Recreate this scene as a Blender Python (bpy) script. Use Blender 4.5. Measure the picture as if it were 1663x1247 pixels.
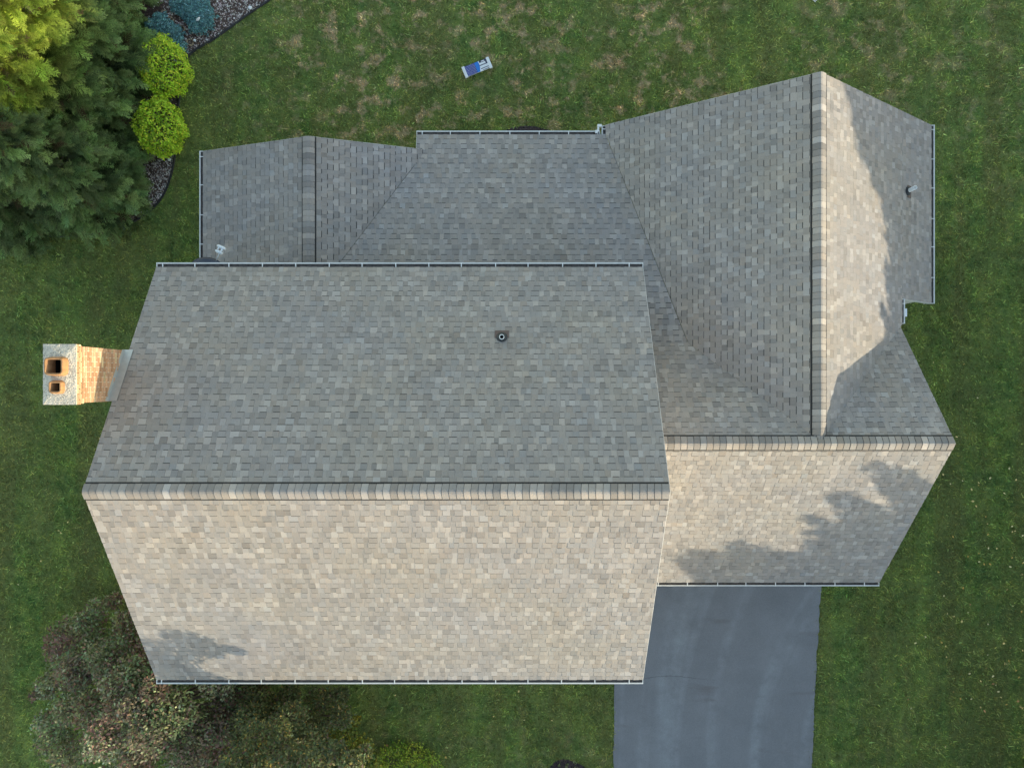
import bpy, math, random
import numpy as np
from mathutils import Vector, Matrix

random.seed(7)
rng = np.random.default_rng(11)
R = math.radians
for o in list(bpy.data.objects):
    bpy.data.objects.remove(o, do_unlink=True)
scene = bpy.context.scene
col = scene.collection

# ------------------------------------------------------------------ camera
CAM_H = 21.5
cam_data = bpy.data.cameras.new('camera')
cam_data.sensor_fit = 'HORIZONTAL'
cam_data.sensor_width = 36.0
cam_data.lens = 36.0 * 1153.0 / 1663.0
cam_data.clip_end = 600
cam = bpy.data.objects.new('camera', cam_data)
cam.location = (0, 0, CAM_H)
col.objects.link(cam)
scene.camera = cam

# ------------------------------------------------------------------ light
SUN = Vector((1.6, -1.0, 0.305)).normalized()
sun_el = math.asin(SUN.z)
sun_az = math.atan2(SUN.x, SUN.y)
world = bpy.data.worlds.new('World')
scene.world = world
world.use_nodes = True
wn = world.node_tree.nodes
wl = world.node_tree.links
wn.clear()
sky = wn.new('ShaderNodeTexSky')
sky.sky_type = 'NISHITA'
sky.sun_disc = False
sky.sun_elevation = sun_el
sky.sun_rotation = sun_az
sky.air_density = 1.1
sky.dust_density = 0.3
sky.ozone_density = 0.15
bg = wn.new('ShaderNodeBackground')
bg.inputs['Strength'].default_value = 0.15
wo = wn.new('ShaderNodeOutputWorld')
wl.new(sky.outputs[0], bg.inputs[0])
wl.new(bg.outputs[0], wo.inputs[0])

ld = bpy.data.lights.new('sun', 'SUN')
ld.energy = 2.0
ld.angle = R(0.45)
ld.color = (1.0, 0.89, 0.655)
lo = bpy.data.objects.new('sun', ld)
lo.rotation_euler = SUN.to_track_quat('Z', 'Y').to_euler()
lo.location = (30, -20, 25)
col.objects.link(lo)

scene.view_settings.view_transform = 'Standard'
scene.view_settings.look = 'None'
scene.view_settings.gamma = 1.0
scene.view_settings.exposure = 1.66
scene.view_settings.use_curve_mapping = False

# ------------------------------------------------------------------ helpers
F_PX, CX, CY = 1153.0, 831.5, 623.5


def gp(px, py, z=0.0):
    """pixel of the photograph -> world point at height z"""
    d = CAM_H - z
    return np.array([(px - CX) / F_PX * d, -(py - CY) / F_PX * d, z])


def wloc(o):
    v = Vector((0, 0, 0))
    while o is not None:
        v = v + o.location
        o = o.parent
    return v


def tag(o, label=None, cat=None, group=None, kind=None):
    if label:
        o['label'] = label
    if cat:
        o['category'] = cat
    if group:
        o['group'] = group
    if kind:
        o['kind'] = kind
    return o


def thing(name, label, cat, loc, group=None):
    o = bpy.data.objects.new(name, None)
    o.location = loc
    o.empty_display_size = 0.2
    col.objects.link(o)
    return tag(o, label, cat, group)


def link(name, me, parent):
    o = bpy.data.objects.new(name, me)
    col.objects.link(o)
    if parent is not None:
        o.parent = parent
    return o


def set_col(me, cols):
    a = me.color_attributes.new('col', 'FLOAT_COLOR', 'POINT')
    c = np.ones((len(me.vertices), 4), np.float32)
    c[:, :3] = cols
    a.data.foreach_set('color', c.ravel())


def mk(name, V, F, mat, parent=None, cols=None, smooth=False, org=None):
    """world-space verts; faces list; org gives an own origin for top-level meshes"""
    base = wloc(parent) if parent is not None else Vector(org or (0, 0, 0))
    V = np.asarray(V, float) - np.array(base)
    me = bpy.data.meshes.new(name)
    me.from_pydata([tuple(v) for v in V], [], [tuple(f) for f in F])
    if cols is not None:
        set_col(me, cols)
    if smooth:
        me.polygons.foreach_set('use_smooth', [True] * len(me.polygons))
    me.materials.append(mat)
    me.update()
    o = link(name, me, parent)
    if parent is None and org is not None:
        o.location = org
    return o


def mk_np(name, V, F, mat, parent=None, cols=None, org=None):
    """fast path: V (n,3), F (m,k) with k = 3 or 4"""
    base = wloc(parent) if parent is not None else Vector(org or (0, 0, 0))
    V = (np.asarray(V, np.float64) - np.array(base)).astype(np.float32)
    F = np.asarray(F, np.int32)
    m, k = F.shape
    me = bpy.data.meshes.new(name)
    me.vertices.add(len(V))
    me.vertices.foreach_set('co', V.ravel())
    me.loops.add(m * k)
    me.loops.foreach_set('vertex_index', F.ravel())
    me.polygons.add(m)
    me.polygons.foreach_set('loop_start', np.arange(0, m * k, k, dtype=np.int32))
    me.polygons.foreach_set('loop_total', np.full(m, k, np.int32))
    me.update(calc_edges=True)
    if cols is not None:
        set_col(me, cols)
    me.materials.append(mat)
    o = link(name, me, parent)
    if parent is None and org is not None:
        o.location = org
    return o


class MB:
    def __init__(s):
        s.V, s.F, s.C = [], [], []

    def add(s, V, F, c=None):
        n = len(s.V)
        s.V += [tuple(v) for v in V]
        s.F += [tuple(i + n for i in f) for f in F]
        if c is not None:
            s.C += [c] * len(V)

    def box(s, lo, hi, c=None):
        x0, y0, z0 = lo
        x1, y1, z1 = hi
        s.add([(x0, y0, z0), (x1, y0, z0), (x1, y1, z0), (x0, y1, z0),
               (x0, y0, z1), (x1, y0, z1), (x1, y1, z1), (x0, y1, z1)],
              [(0, 3, 2, 1), (4, 5, 6, 7), (0, 1, 5, 4), (1, 2, 6, 5), (2, 3, 7, 6), (3, 0, 4, 7)], c)

    def prism(s, pts, d, c=None):
        """closed prism: polygon pts (3d) extruded by vector d"""
        n = len(pts)
        P = [Vector(p) for p in pts]
        d = Vector(d)
        nrm = Vector((0, 0, 0))
        for i in range(n):
            a, b = P[i], P[(i + 1) % n]
            nrm += a.cross(b)
        if nrm.dot(d) > 0:
            P = P[::-1]
        V = P + [p + d for p in P]
        F = [tuple(range(n)), tuple(range(2 * n - 1, n - 1, -1))]
        for i in range(n):
            j = (i + 1) % n
            F.append((j, i, i + n, j + n))
        s.add(V, F, c)

    def tube(s, pts, rad, n=8, c=None, cap=True):
        pts = [Vector(p) for p in pts]
        if not hasattr(rad, '__len__'):
            rad = [rad] * len(pts)
        V, F = [], []
        up = Vector((0, 0, 1))
        prev = None
        for i, p in enumerate(pts):
            t = (pts[min(i + 1, len(pts) - 1)] - pts[max(i - 1, 0)]).normalized()
            if prev is None:
                ref = up if abs(t.z) < 0.9 else Vector((1, 0, 0))
                u = t.cross(ref).normalized()
            else:
                u = (prev - t * prev.dot(t)).normalized()
            prev = u
            v = t.cross(u)
            for k in range(n):
                a = 2 * math.pi * k / n
                V.append(p + (u * math.cos(a) + v * math.sin(a)) * rad[i])
        for i in range(len(pts) - 1):
            for k in range(n):
                a = i * n + k
                b = i * n + (k + 1) % n
                F.append((a, b, b + n, a + n))
        if cap:
            F.append(tuple(range(n - 1, -1, -1)))
            F.append(tuple(range((len(pts) - 1) * n, len(pts) * n)))
        s.add(V, F, c)

    def build(s, name, mat, parent=None, smooth=False, org=None):
        return mk(name, s.V, s.F, mat, parent, np.array(s.C) if s.C else None, smooth, org)


# ------------------------------------------------------------------ materials
def new_mat(name):
    m = bpy.data.materials.new(name)
    m.use_nodes = True
    nt = m.node_tree
    b = nt.nodes['Principled BSDF']
    return m, nt, b


def nd(nt, t, **kw):
    n = nt.nodes.new(t)
    for k, v in kw.items():
        setattr(n, k, v)
    return n


def noise(nt, scale, detail=4, rough=0.55, vec=None):
    n = nd(nt, 'ShaderNodeTexNoise')
    n.inputs['Scale'].default_value = scale
    n.inputs['Detail'].default_value = detail
    n.inputs['Roughness'].default_value = rough
    if vec is not None:
        nt.links.new(vec, n.inputs['Vector'])
    return n.outputs['Fac']


def mapr(nt, src, a, b, lo=0.0, hi=1.0):
    n = nd(nt, 'ShaderNodeMapRange')
    n.inputs[1].default_value = a
    n.inputs[2].default_value = b
    n.inputs[3].default_value = lo
    n.inputs[4].default_value = hi
    nt.links.new(src, n.inputs[0])
    return n.outputs[0]


def mathn(nt, op, a, b=None):
    n = nd(nt, 'ShaderNodeMath', operation=op)
    for i, x in enumerate((a, b)):
        if x is None:
            continue
        if isinstance(x, (int, float)):
            n.inputs[i].default_value = x
        else:
            nt.links.new(x, n.inputs[i])
    return n.outputs[0]


def mix(nt, fac, a, b, blend='MIX'):
    n = nd(nt, 'ShaderNodeMix', data_type='RGBA', blend_type=blend)
    for idx, x in ((0, fac), (6, a), (7, b)):
        if isinstance(x, (int, float)):
            n.inputs[idx].default_value = x
        elif isinstance(x, tuple):
            n.inputs[idx].default_value = (x[0], x[1], x[2], 1)
        else:
            nt.links.new(x, n.inputs[idx])
    return n.outputs[2]


def bump(nt, b, height, strength=0.4, dist=0.01):
    n = nd(nt, 'ShaderNodeBump')
    n.inputs['Strength'].default_value = strength
    n.inputs['Distance'].default_value = dist
    nt.links.new(height, n.inputs['Height'])
    nt.links.new(n.outputs[0], b.inputs['Normal'])


def pos(nt):
    return nd(nt, 'ShaderNodeNewGeometry').outputs['Position']


def attr(nt, name='col'):
    a = nd(nt, 'ShaderNodeAttribute')
    a.attribute_name = name
    return a.outputs['Color']


def simple(name, c, rough=0.6, var=0.12, scale=6.0, bmp=0.0, bscale=60, metal=0.0):
    m, nt, b = new_mat(name)
    p = pos(nt)
    f = noise(nt, scale, 5, 0.6, p)
    k = mapr(nt, f, 0.3, 0.7, 1 - var, 1 + var)
    cc = mix(nt, 1.0, c, (1, 1, 1), 'MULTIPLY')
    mm = nd(nt, 'ShaderNodeVectorMath', operation='SCALE')
    nt.links.new(cc, mm.inputs[0])
    nt.links.new(k, mm.inputs['Scale'])
    nt.links.new(mm.outputs[0], b.inputs['Base Color'])
    b.inputs['Roughness'].default_value = rough
    b.inputs['Metallic'].default_value = metal
    if bmp:
        bump(nt, b, noise(nt, bscale, 3, 0.6, p), bmp, 0.01)
    return m


def scale_col(nt, c, k):
    mm = nd(nt, 'ShaderNodeVectorMath', operation='SCALE')
    nt.links.new(c, mm.inputs[0])
    nt.links.new(k, mm.inputs['Scale'])
    return mm.outputs[0]


def shingle_mat():
    m, nt, b = new_mat('asphalt_shingle')
    p = pos(nt)
    c = attr(nt)
    g = mapr(nt, noise(nt, 55, 3, 0.7, p), 0.25, 0.75, 0.88, 1.12)
    c = scale_col(nt, c, g)
    # weathering: broad warm and cool patches
    w = mapr(nt, noise(nt, 0.55, 4, 0.6, p), 0.38, 0.66)
    c = mix(nt, w, mix(nt, 1.0, c, (0.985, 0.985, 1.025), 'MULTIPLY'), mix(nt, 1.0, c, (1.03, 1.0, 0.965), 'MULTIPLY'))
    d = mapr(nt, noise(nt, 2.2, 5, 0.65, p), 0.3, 0.7, 0.93, 1.07)
    c = scale_col(nt, c, d)
    nt.links.new(c, b.inputs['Base Color'])
    b.inputs['Roughness'].default_value = 0.92
    b.inputs['Specular IOR Level'].default_value = 0.25
    bump(nt, b, noise(nt, 180, 2, 0.7, p), 0.35, 0.004)
    return m


def foliage_mat(name, trans=0.3, rough=0.6):
    m, nt, b = new_mat(name)
    c = attr(nt)
    nt.links.new(c, b.inputs['Base Color'])
    b.inputs['Roughness'].default_value = rough
    b.inputs['Specular IOR Level'].default_value = 0.3
    t = nd(nt, 'ShaderNodeBsdfTranslucent')
    nt.links.new(c, t.inputs['Color'])
    ms = nd(nt, 'ShaderNodeMixShader')
    ms.inputs[0].default_value = trans
    nt.links.new(b.outputs[0], ms.inputs[1])
    nt.links.new(t.outputs[0], ms.inputs[2])
    nt.links.new(ms.outputs[0], nt.nodes['Material Output'].inputs['Surface'])
    return m


def grass_color(nt):
    """turf colour by place, shared by the soil sheet and the blades"""
    p = pos(nt)
    sep = nd(nt, 'ShaderNodeSeparateXYZ')
    nt.links.new(p, sep.inputs[0])
    X, Y = sep.outputs[0], sep.outputs[1]
    comb = nd(nt, 'ShaderNodeCombineXYZ')
    nt.links.new(X, comb.inputs[0])
    nt.links.new(Y, comb.inputs[1])
    q = comb.outputs[0]
    n1 = mapr(nt, noise(nt, 0.45, 6, 0.66, q), 0.36, 0.64)
    n2 = mapr(nt, noise(nt, 1.5, 6, 0.7, q), 0.38, 0.62)
    n3 = mapr(nt, noise(nt, 4.5, 5, 0.72, q), 0.36, 0.64)
    c = mix(nt, n1, (0.150, 0.262, 0.064), (0.365, 0.455, 0.106))
    c = mix(nt, mathn(nt, 'MULTIPLY', n2, 0.8), c, (0.075, 0.170, 0.055))
    c = mix(nt, mathn(nt, 'MULTIPLY', n3, 0.55), c, (0.39, 0.47, 0.135))
    # long mower passes
    mp = nd(nt, 'ShaderNodeMapping')
    mp.inputs['Rotation'].default_value = (0, 0, R(-12))
    mp.inputs['Scale'].default_value = (1.1, 0.10, 1)
    nt.links.new(q, mp.inputs['Vector'])
    n4 = mapr(nt, noise(nt, 1.0, 3, 0.6, mp.outputs[0]), 0.4, 0.62)
    c = mix(nt, mathn(nt, 'MULTIPLY', n4, 0.5), c, (0.24, 0.215, 0.085))
    # dead patches, mostly on the strip north of the house
    zone = mathn(nt, 'ADD', mapr(nt, Y, 3.0, 8.5, 0.0, 1.0), mapr(nt, Y, -13, -7, 0.3, 0.0))
    xz = mapr(nt, X, 5.0, 15.0, 1.0, 0.35)
    zone = mathn(nt, 'MULTIPLY', zone, xz)
    xw = mapr(nt, X, -9.0, -6.0, 0.1, 1.0)
    zone = mathn(nt, 'MULTIPLY', zone, xw)
    big = mapr(nt, noise(nt, 0.33, 3, 0.5, q), 0.32, 0.52)
    spot = mapr(nt, noise(nt, 1.9, 6, 0.70, q), 0.505, 0.62)
    dead = mathn(nt, 'MULTIPLY', mathn(nt, 'MULTIPLY', spot, zone), big)
    c = mix(nt, mathn(nt, 'MULTIPLY', dead, 0.9), c, (0.74, 0.54, 0.32))
    soft = mathn(nt, 'MULTIPLY', mapr(nt, noise(nt, 1.1, 4, 0.6, q), 0.5, 0.7), 0.45)
    c = mix(nt, soft, c, (0.237, 0.232, 0.085))
    return c


def lawn_mat():
    m, nt, b = new_mat('lawn_turf')
    c = grass_color(nt)
    p = pos(nt)
    c = scale_col(nt, c, mapr(nt, noise(nt, 30, 3, 0.7, p), 0.3, 0.7, 0.55, 0.95))
    nt.links.new(c, b.inputs['Base Color'])
    b.inputs['Roughness'].default_value = 1.0
    b.inputs['Specular IOR Level'].default_value = 0.1
    bump(nt, b, noise(nt, 25, 4, 0.7, p), 1.0, 0.05)
    return m


def blade_mat():
    m, nt, b = new_mat('grass_blade')
    c = grass_color(nt)
    k = attr(nt, 'col')
    c = mix(nt, 1.0, c, k, 'MULTIPLY')
    nt.links.new(c, b.inputs['Base Color'])
    b.inputs['Roughness'].default_value = 0.75
    b.inputs['Specular IOR Level'].default_value = 0.2
    t = nd(nt, 'ShaderNodeBsdfTranslucent')
    nt.links.new(c, t.inputs['Color'])
    ms = nd(nt, 'ShaderNodeMixShader')
    ms.inputs[0].default_value = 0.3
    nt.links.new(b.outputs[0], ms.inputs[1])
    nt.links.new(t.outputs[0], ms.inputs[2])
    nt.links.new(ms.outputs[0], nt.nodes['Material Output'].inputs['Surface'])
    return m


def asphalt_mat():
    m, nt, b = new_mat('driveway_asphalt')
    p = pos(nt)
    base = mix(nt, mapr(nt, noise(nt, 0.8, 5, 0.6, p), 0.3, 0.7), (0.195, 0.192, 0.200), (0.238, 0.234, 0.243))
    # pale tyre wear running out of the garage
    sp3 = nd(nt, 'ShaderNodeSeparateXYZ')
    nt.links.new(p, sp3.inputs[0])
    bend = mathn(nt, 'MULTIPLY', mathn(nt, 'SINE', mathn(nt, 'MULTIPLY', sp3.outputs[1], 0.42)), mathn(nt, 'MULTIPLY', mathn(nt, 'SUBTRACT', sp3.outputs[0], 3.0), 0.26))
    cb3 = nd(nt, 'ShaderNodeCombineXYZ')
    nt.links.new(mathn(nt, 'ADD', sp3.outputs[0], bend), cb3.inputs[0])
    nt.links.new(sp3.outputs[1], cb3.inputs[1])
    mp = nd(nt, 'ShaderNodeMapping')
    mp.inputs['Scale'].default_value = (1.25, 0.07, 1)
    nt.links.new(cb3.outputs[0], mp.inputs['Vector'])
    n = nd(nt, 'ShaderNodeTexNoise')
    n.inputs['Scale'].default_value = 1.0
    n.inputs['Detail'].default_value = 3
    n.inputs['Distortion'].default_value = 0.4
    nt.links.new(mp.outputs[0], n.inputs['Vector'])
    tr = mapr(nt, n.outputs['Fac'], 0.5, 0.68)
    tr = mathn(nt, 'MULTIPLY', tr, mapr(nt, noise(nt, 1.6, 5, 0.7, p), 0.35, 0.7))
    c = mix(nt, mathn(nt, 'MULTIPLY', tr, 0.7), base, (0.33, 0.345, 0.36))
    # oily brown smears
    mp2 = nd(nt, 'ShaderNodeMapping')
    mp2.inputs['Rotation'].default_value = (0, 0, R(38))
    mp2.inputs['Scale'].default_value = (0.5, 2.0, 1)
    nt.links.new(p, mp2.inputs['Vector'])
    sm = mapr(nt, noise(nt, 0.9, 4, 0.5, mp2.outputs[0]), 0.64, 0.74)
    c = mix(nt, mathn(nt, 'MULTIPLY', sm, 0.55), c, (0.15, 0.125, 0.125))
    # one hairline crack across the slab
    wob = mathn(nt, 'MULTIPLY', mathn(nt, 'SINE', mathn(nt, 'MULTIPLY', sp3.outputs[0], 2.3)), 0.06)
    dist = mathn(nt, 'ABSOLUTE', mathn(nt, 'ADD', mathn(nt, 'ADD', sp3.outputs[1], 8.84), mathn(nt, 'ADD', wob, mathn(nt, 'MULTIPLY', noise(nt, 6, 3, 0.6, p), 0.08))))
    crack = mathn(nt, 'MULTIPLY', mapr(nt, dist, 0.006, 0.016, 1.0, 0.0), mapr(nt, sp3.outputs[0], 5.2, 6.2, 1.0, 0.0))
    c = mix(nt, mathn(nt, 'MULTIPLY', crack, 0.4), c, (0.04, 0.042, 0.048))
    c = scale_col(nt, c, mapr(nt, noise(nt, 45, 3, 0.75, p), 0.25, 0.75, 0.82, 1.18))
    nt.links.new(c, b.inputs['Base Color'])
    b.inputs['Roughness'].default_value = 0.8
    bump(nt, b, noise(nt, 130, 2, 0.7, p), 0.3, 0.004)
    return m


def attr_mat(name, rough=0.9, bscale=60, bstr=0.4, grain=0.15, gscale=40):
    m, nt, b = new_mat(name)
    p = pos(nt)
    c = scale_col(nt, attr(nt), mapr(nt, noise(nt, gscale, 4, 0.7, p), 0.3, 0.7, 1 - grain, 1 + grain))
    nt.links.new(c, b.inputs['Base Color'])
    b.inputs['Roughness'].default_value = rough
    bump(nt, b, noise(nt, bscale, 3, 0.7, p), bstr, 0.006)
    return m


def crown_mat():
    m, nt, b = new_mat('chimney_crown_concrete')
    p = pos(nt)
    v = nd(nt, 'ShaderNodeTexVoronoi')
    v.inputs['Scale'].default_value = 42
    nt.links.new(p, v.inputs['Vector'])
    sp = mapr(nt, noise(nt, 34, 4, 0.75, p), 0.52, 0.62)
    blot = mapr(nt, noise(nt, 5, 4, 0.6, p), 0.45, 0.7)
    c = mix(nt, sp, (0.64, 0.58, 0.48), (0.20, 0.18, 0.15))
    c = mix(nt, mathn(nt, 'MULTIPLY', blot, 0.5), c, (0.30, 0.28, 0.25))
    nt.links.new(c, b.inputs['Base Color'])
    b.inputs['Roughness'].default_value = 0.95
    bump(nt, b, v.outputs['Distance'], 0.8, 0.012)
    return m


M = dict(
    shingle=shingle_mat(),
    deck=simple('roof_underlay', (0.05, 0.05, 0.052), 0.95),
    vent=simple('ridge_vent_plastic', (0.016, 0.016, 0.018), 0.8),
    white=simple('white_aluminium', (0.78, 0.77, 0.74), 0.45, 0.06, 3.0),
    gutter_in=simple('gutter_enamel', (0.62, 0.61, 0.58), 0.5, 0.1, 5.0),
    siding=simple('vinyl_siding', (0.70, 0.68, 0.62), 0.55, 0.04, 2.0),
    glass=simple('window_glass', (0.03, 0.035, 0.04), 0.08, 0.02),
    lead=simple('flashing_metal', (0.42, 0.43, 0.43), 0.45, 0.08, 8.0, metal=0.3),
    brown_metal=simple('brown_flashing', (0.11, 0.075, 0.07), 0.6, 0.15, 10.0),
    rubber=simple('boot_rubber', (0.045, 0.05, 0.055), 0.85),
    pvc=simple('white_pvc', (0.82, 0.82, 0.80), 0.4, 0.04),
    soot=simple('flue_soot', (0.012, 0.010, 0.009), 1.0),
    clay=simple('flue_clay', (0.36, 0.19, 0.085), 0.85, 0.25, 14.0, 0.3, 60),
    brick=attr_mat('chimney_brick', 0.9, 70, 0.5, 0.22, 28),
    mortar=simple('mortar', (0.70, 0.63, 0.50), 0.95, 0.12, 12.0, 0.4, 80),
    crown=crown_mat(),
    lawn=lawn_mat(),
    blade=blade_mat(),
    asphalt=asphalt_mat(),
    leaf=foliage_mat('broad_leaf', 0.3),
    needle=foliage_mat('conifer_spray', 0.22, 0.7),
    bark=simple('bark', (0.13, 0.10, 0.075), 0.95, 0.3, 9.0, 0.6, 30),
    mulch=simple('bark_mulch', (0.085, 0.056, 0.048), 1.0, 0.45, 14.0, 1.0, 40),
    chips=attr_mat('stone_chip', 0.95, 40, 0.3, 0.1),
    edging=simple('black_edging', (0.018, 0.018, 0.02), 0.6),
    dish=simple('dish_enamel', (0.035, 0.045, 0.075), 0.45, 0.1),
    lnb=simple('pale_plastic', (0.72, 0.75, 0.78), 0.4, 0.05),
    steel=simple('galvanised_steel', (0.45, 0.47, 0.50), 0.45, 0.1, metal=0.5),
    navy=simple('navy_print', (0.045, 0.06, 0.27), 0.5, 0.08),
    blue=simple('bright_blue_print', (0.02, 0.19, 0.60), 0.5, 0.08),
    ink=simple('dark_stripe_print', (0.035, 0.04, 0.085), 0.5, 0.08),
    paint=simple('white_paint', (0.80, 0.80, 0.80), 0.5, 0.04),
    grit_shade=simple('gutter_grit_shade', (0.15, 0.13, 0.12), 1.0, 0.4, 20.0),
    concrete=simple('foundation_concrete', (0.32, 0.31, 0.29), 0.95, 0.15),
    straw=attr_mat('dry_stem', 0.95, 60, 0.2, 0.1),
)

# ------------------------------------------------------------------ ground
def sheet(name, pts, z, mat, label=None):
    n = len(pts)
    o = mk(name, [(p[0], p[1], z) for p in pts], [tuple(range(n))], mat)
    return tag(o, label, None, None, 'structure')


def in_poly(P, poly):
    x, y = P[:, 0], P[:, 1]
    c = np.zeros(len(P), bool)
    n = len(poly)
    j = n - 1
    for i in range(n):
        xi, yi = poly[i][0], poly[i][1]
        xj, yj = poly[j][0], poly[j][1]
        hit = ((yi > y) != (yj > y)) & (x < (xj - xi) * (y - yi) / (yj - yi + 1e-12) + xi)
        c ^= hit
        j = i
    return c


def smooth_curve(pts, sub=6):
    P = [np.array(p, float) for p in pts]
    out = []
    for i in range(len(P) - 1):
        p0, p1, p2, p3 = P[max(i - 1, 0)], P[i], P[i + 1], P[min(i + 2, len(P) - 1)]
        for k in range(sub):
            t = k / sub
            out.append(0.5 * ((2 * p1) + (-p0 + p2) * t + (2 * p0 - 5 * p1 + 4 * p2 - p3) * t * t + (-p0 + 3 * p1 - 3 * p2 + p3) * t ** 3))
    out.append(P[-1])
    return out


G = 160
gx = np.linspace(-G, G, 33)
gv = [(x, y, 0.0) for y in gx for x in gx]
gf = [(j * 33 + i, j * 33 + i + 1, (j + 1) * 33 + i + 1, (j + 1) * 33 + i) for j in range(32) for i in range(32)]
tag(mk('lawn', gv, gf, M['lawn']), 'mown green lawn with dry brown patches around the house', None, None, 'structure')

# driveway with a slightly ragged edge
def ragged(p0, p1, n, amp):
    p0, p1 = np.array(p0), np.array(p1)
    t = np.linspace(0, 1, n)
    d = (p1 - p0) / np.linalg.norm(p1 - p0)
    nn = np.array([-d[1], d[0]])
    w = np.cumsum(rng.normal(0, 1, n))
    w = w - np.linspace(w[0], w[-1], n)
    w = w / (abs(w).max() + 1e-6) * amp + rng.normal(0, amp * 0.25, n)
    return [tuple(p0 + (p1 - p0) * tt + nn * ww) for tt, ww in zip(t, w)]


DL = gp(999, 1247)[0]
drive_edge_r = ragged((9.44, -4.6), (8.97, -13.6), 120, 0.045)
drive_edge_l = ragged((DL - 0.05, -14), (DL + 0.02, -4.6), 90, 0.03)
drive_poly = drive_edge_r + [(8.3, -40), (DL - 0.4, -40)] + drive_edge_l
nd_ = len(drive_poly)
dv = [(p[0], p[1], 0.035) for p in drive_poly] + [(p[0], p[1], -0.02) for p in drive_poly]
df = [tuple(range(nd_))[::-1]] + [(i, (i + 1) % nd_, (i + 1) % nd_ + nd_, i + nd_) for i in range(nd_)]
drv = mk('driveway', dv, df, M['asphalt'])
tag(drv, 'dark blue-grey asphalt driveway leading up to the garage wing', None, None, 'structure')

# planting beds
edge_px = [(452, -12), (437, 2), (400, 27), (352, 62), (312, 87), (299, 110), (293, 150), (288, 200), (286, 245),
           (277, 290), (261, 325), (232, 352), (200, 367), (160, 378), (100, 384), (-20, 380)]
edge_xy = smooth_curve([gp(*p)[:2] for p in edge_px], 6)
bed_poly = [tuple(p) for p in edge_xy] + [tuple(gp(-60, 380)[:2]), tuple(gp(-60, -60)[:2]), tuple(gp(440, -60)[:2])]
sheet('mulch_bed', bed_poly, 0.012, M['mulch'], 'brown mulch bed with pale stone chips beside the conifers')
eb = MB()
eb.tube([(p[0], p[1], 0.03) for p in edge_xy], 0.035, 6)
tag(eb.build('bed_edging', M['edging']), 'black curved plastic edging around the mulch bed', 'edging')

dark_bed = [tuple(gp(855, 245)[:2] + np.array([1.35 * math.cos(a), 0.72 * math.sin(a)]) * (1 + 0.03 * math.sin(5 * a))) for a in np.linspace(0, 2 * math.pi, 40, endpoint=False)]
sheet('mulch_bed', dark_bed, 0.012, M['mulch'], 'dark mulch arc against the back of the house')
front_bed = [tuple(gp(920, 1262)[:2] + np.array([0.62 * math.cos(a), 0.55 * math.sin(a)]) * (1 + 0.05 * math.sin(4 * a))) for a in np.linspace(0, 2 * math.pi, 30, endpoint=False)]
sheet('mulch_bed', front_bed, 0.012, M['mulch'], 'dark round mulch ring at the lower edge of the front lawn')

HOUSE_FOOT = [(-7.95, 2.0, 2.6, 5.9), (-8.1, 2.85, -6.5, 2.3), (-2.4, 2.7, 2.3, 6.3), (2.6, 10.65, 2.144, 6.6), (2.85, 9.5, -4.8, 2.2)]

# grass blades
def grass(n):
    P = np.stack([rng.uniform(-17.0, 17.0, n), rng.uniform(-13.0, 13.0, n)], 1)
    keep = np.ones(n, bool)
    for x0, x1, y0, y1 in HOUSE_FOOT:
        keep &= ~((P[:, 0] > x0) & (P[:, 0] < x1) & (P[:, 1] > y0) & (P[:, 1] < y1))
    for poly in (bed_poly, dark_bed, front_bed):
        keep &= ~in_poly(P, poly)
    ins = in_poly(P, drive_poly)
    # tufts creep a little over the asphalt edge
    near = ~(in_poly(P + np.array([0.07, 0]), drive_poly) & in_poly(P - np.array([0.07, 0]), drive_poly))
    patch = np.sin(P[:, 1] * 5.1 + 1.0) + np.sin(P[:, 1] * 13.7) > rng.uniform(-1.0, 1.6, n)
    keep &= ~ins | (near & patch)
    P = P[keep]
    n = len(P)
    # uneven length: thin where a broad patch noise is low
    ph = np.sin(P[:, 0] * 1.9 + 1.3 * np.sin(P[:, 1] * 1.1)) * np.sin(P[:, 1] * 1.7 + 1.7 * np.sin(P[:, 0] * 0.8))
    ph2 = np.sin(P[:, 0] * 6.3 + 2 * np.sin(P[:, 1] * 4.1)) * np.sin(P[:, 1] * 5.7 + 2 * np.sin(P[:, 0] * 3.3))
    h = rng.uniform(0.03, 0.075, n) * (1 + 0.25 * ph + 0.25 * ph2)
    w = rng.uniform(0.010, 0.022, n)
    a = rng.uniform(0, 2 * math.pi, n)
    la = rng.uniform(0, 2 * math.pi, n)
    lean = rng.uniform(0.6, 2.0, n) * h
    b0 = np.stack([P[:, 0] - np.cos(a) * w, P[:, 1] - np.sin(a) * w, np.zeros(n)], 1)
    b1 = np.stack([P[:, 0] + np.cos(a) * w, P[:, 1] + np.sin(a) * w, np.zeros(n)], 1)
    t = np.stack([P[:, 0] + np.cos(la) * lean, P[:, 1] + np.sin(la) * lean, h], 1)
    V = np.stack([b0, b1, t], 1).reshape(-1, 3)
    F = np.arange(3 * n).reshape(-1, 3)
    k = rng.lognormal(0.0, 0.34, n) * (1 + 0.22 * ph2)
    tint = np.stack([k * rng.uniform(0.85, 1.25, n), k, k * rng.uniform(0.8, 1.1, n)], 1)
    o = mk_np('grass', V, F, M['blade'], None, np.repeat(tint, 3, 0))
    tag(o, 'short mown grass blades covering the lawn', 'grass', None, 'stuff')


grass(520000)

# ------------------------------------------------------------------ house
house = thing('house', 'large house with weathered grey shingle roofs and four gabled wings', 'house', (0, 0, 0))


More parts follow.
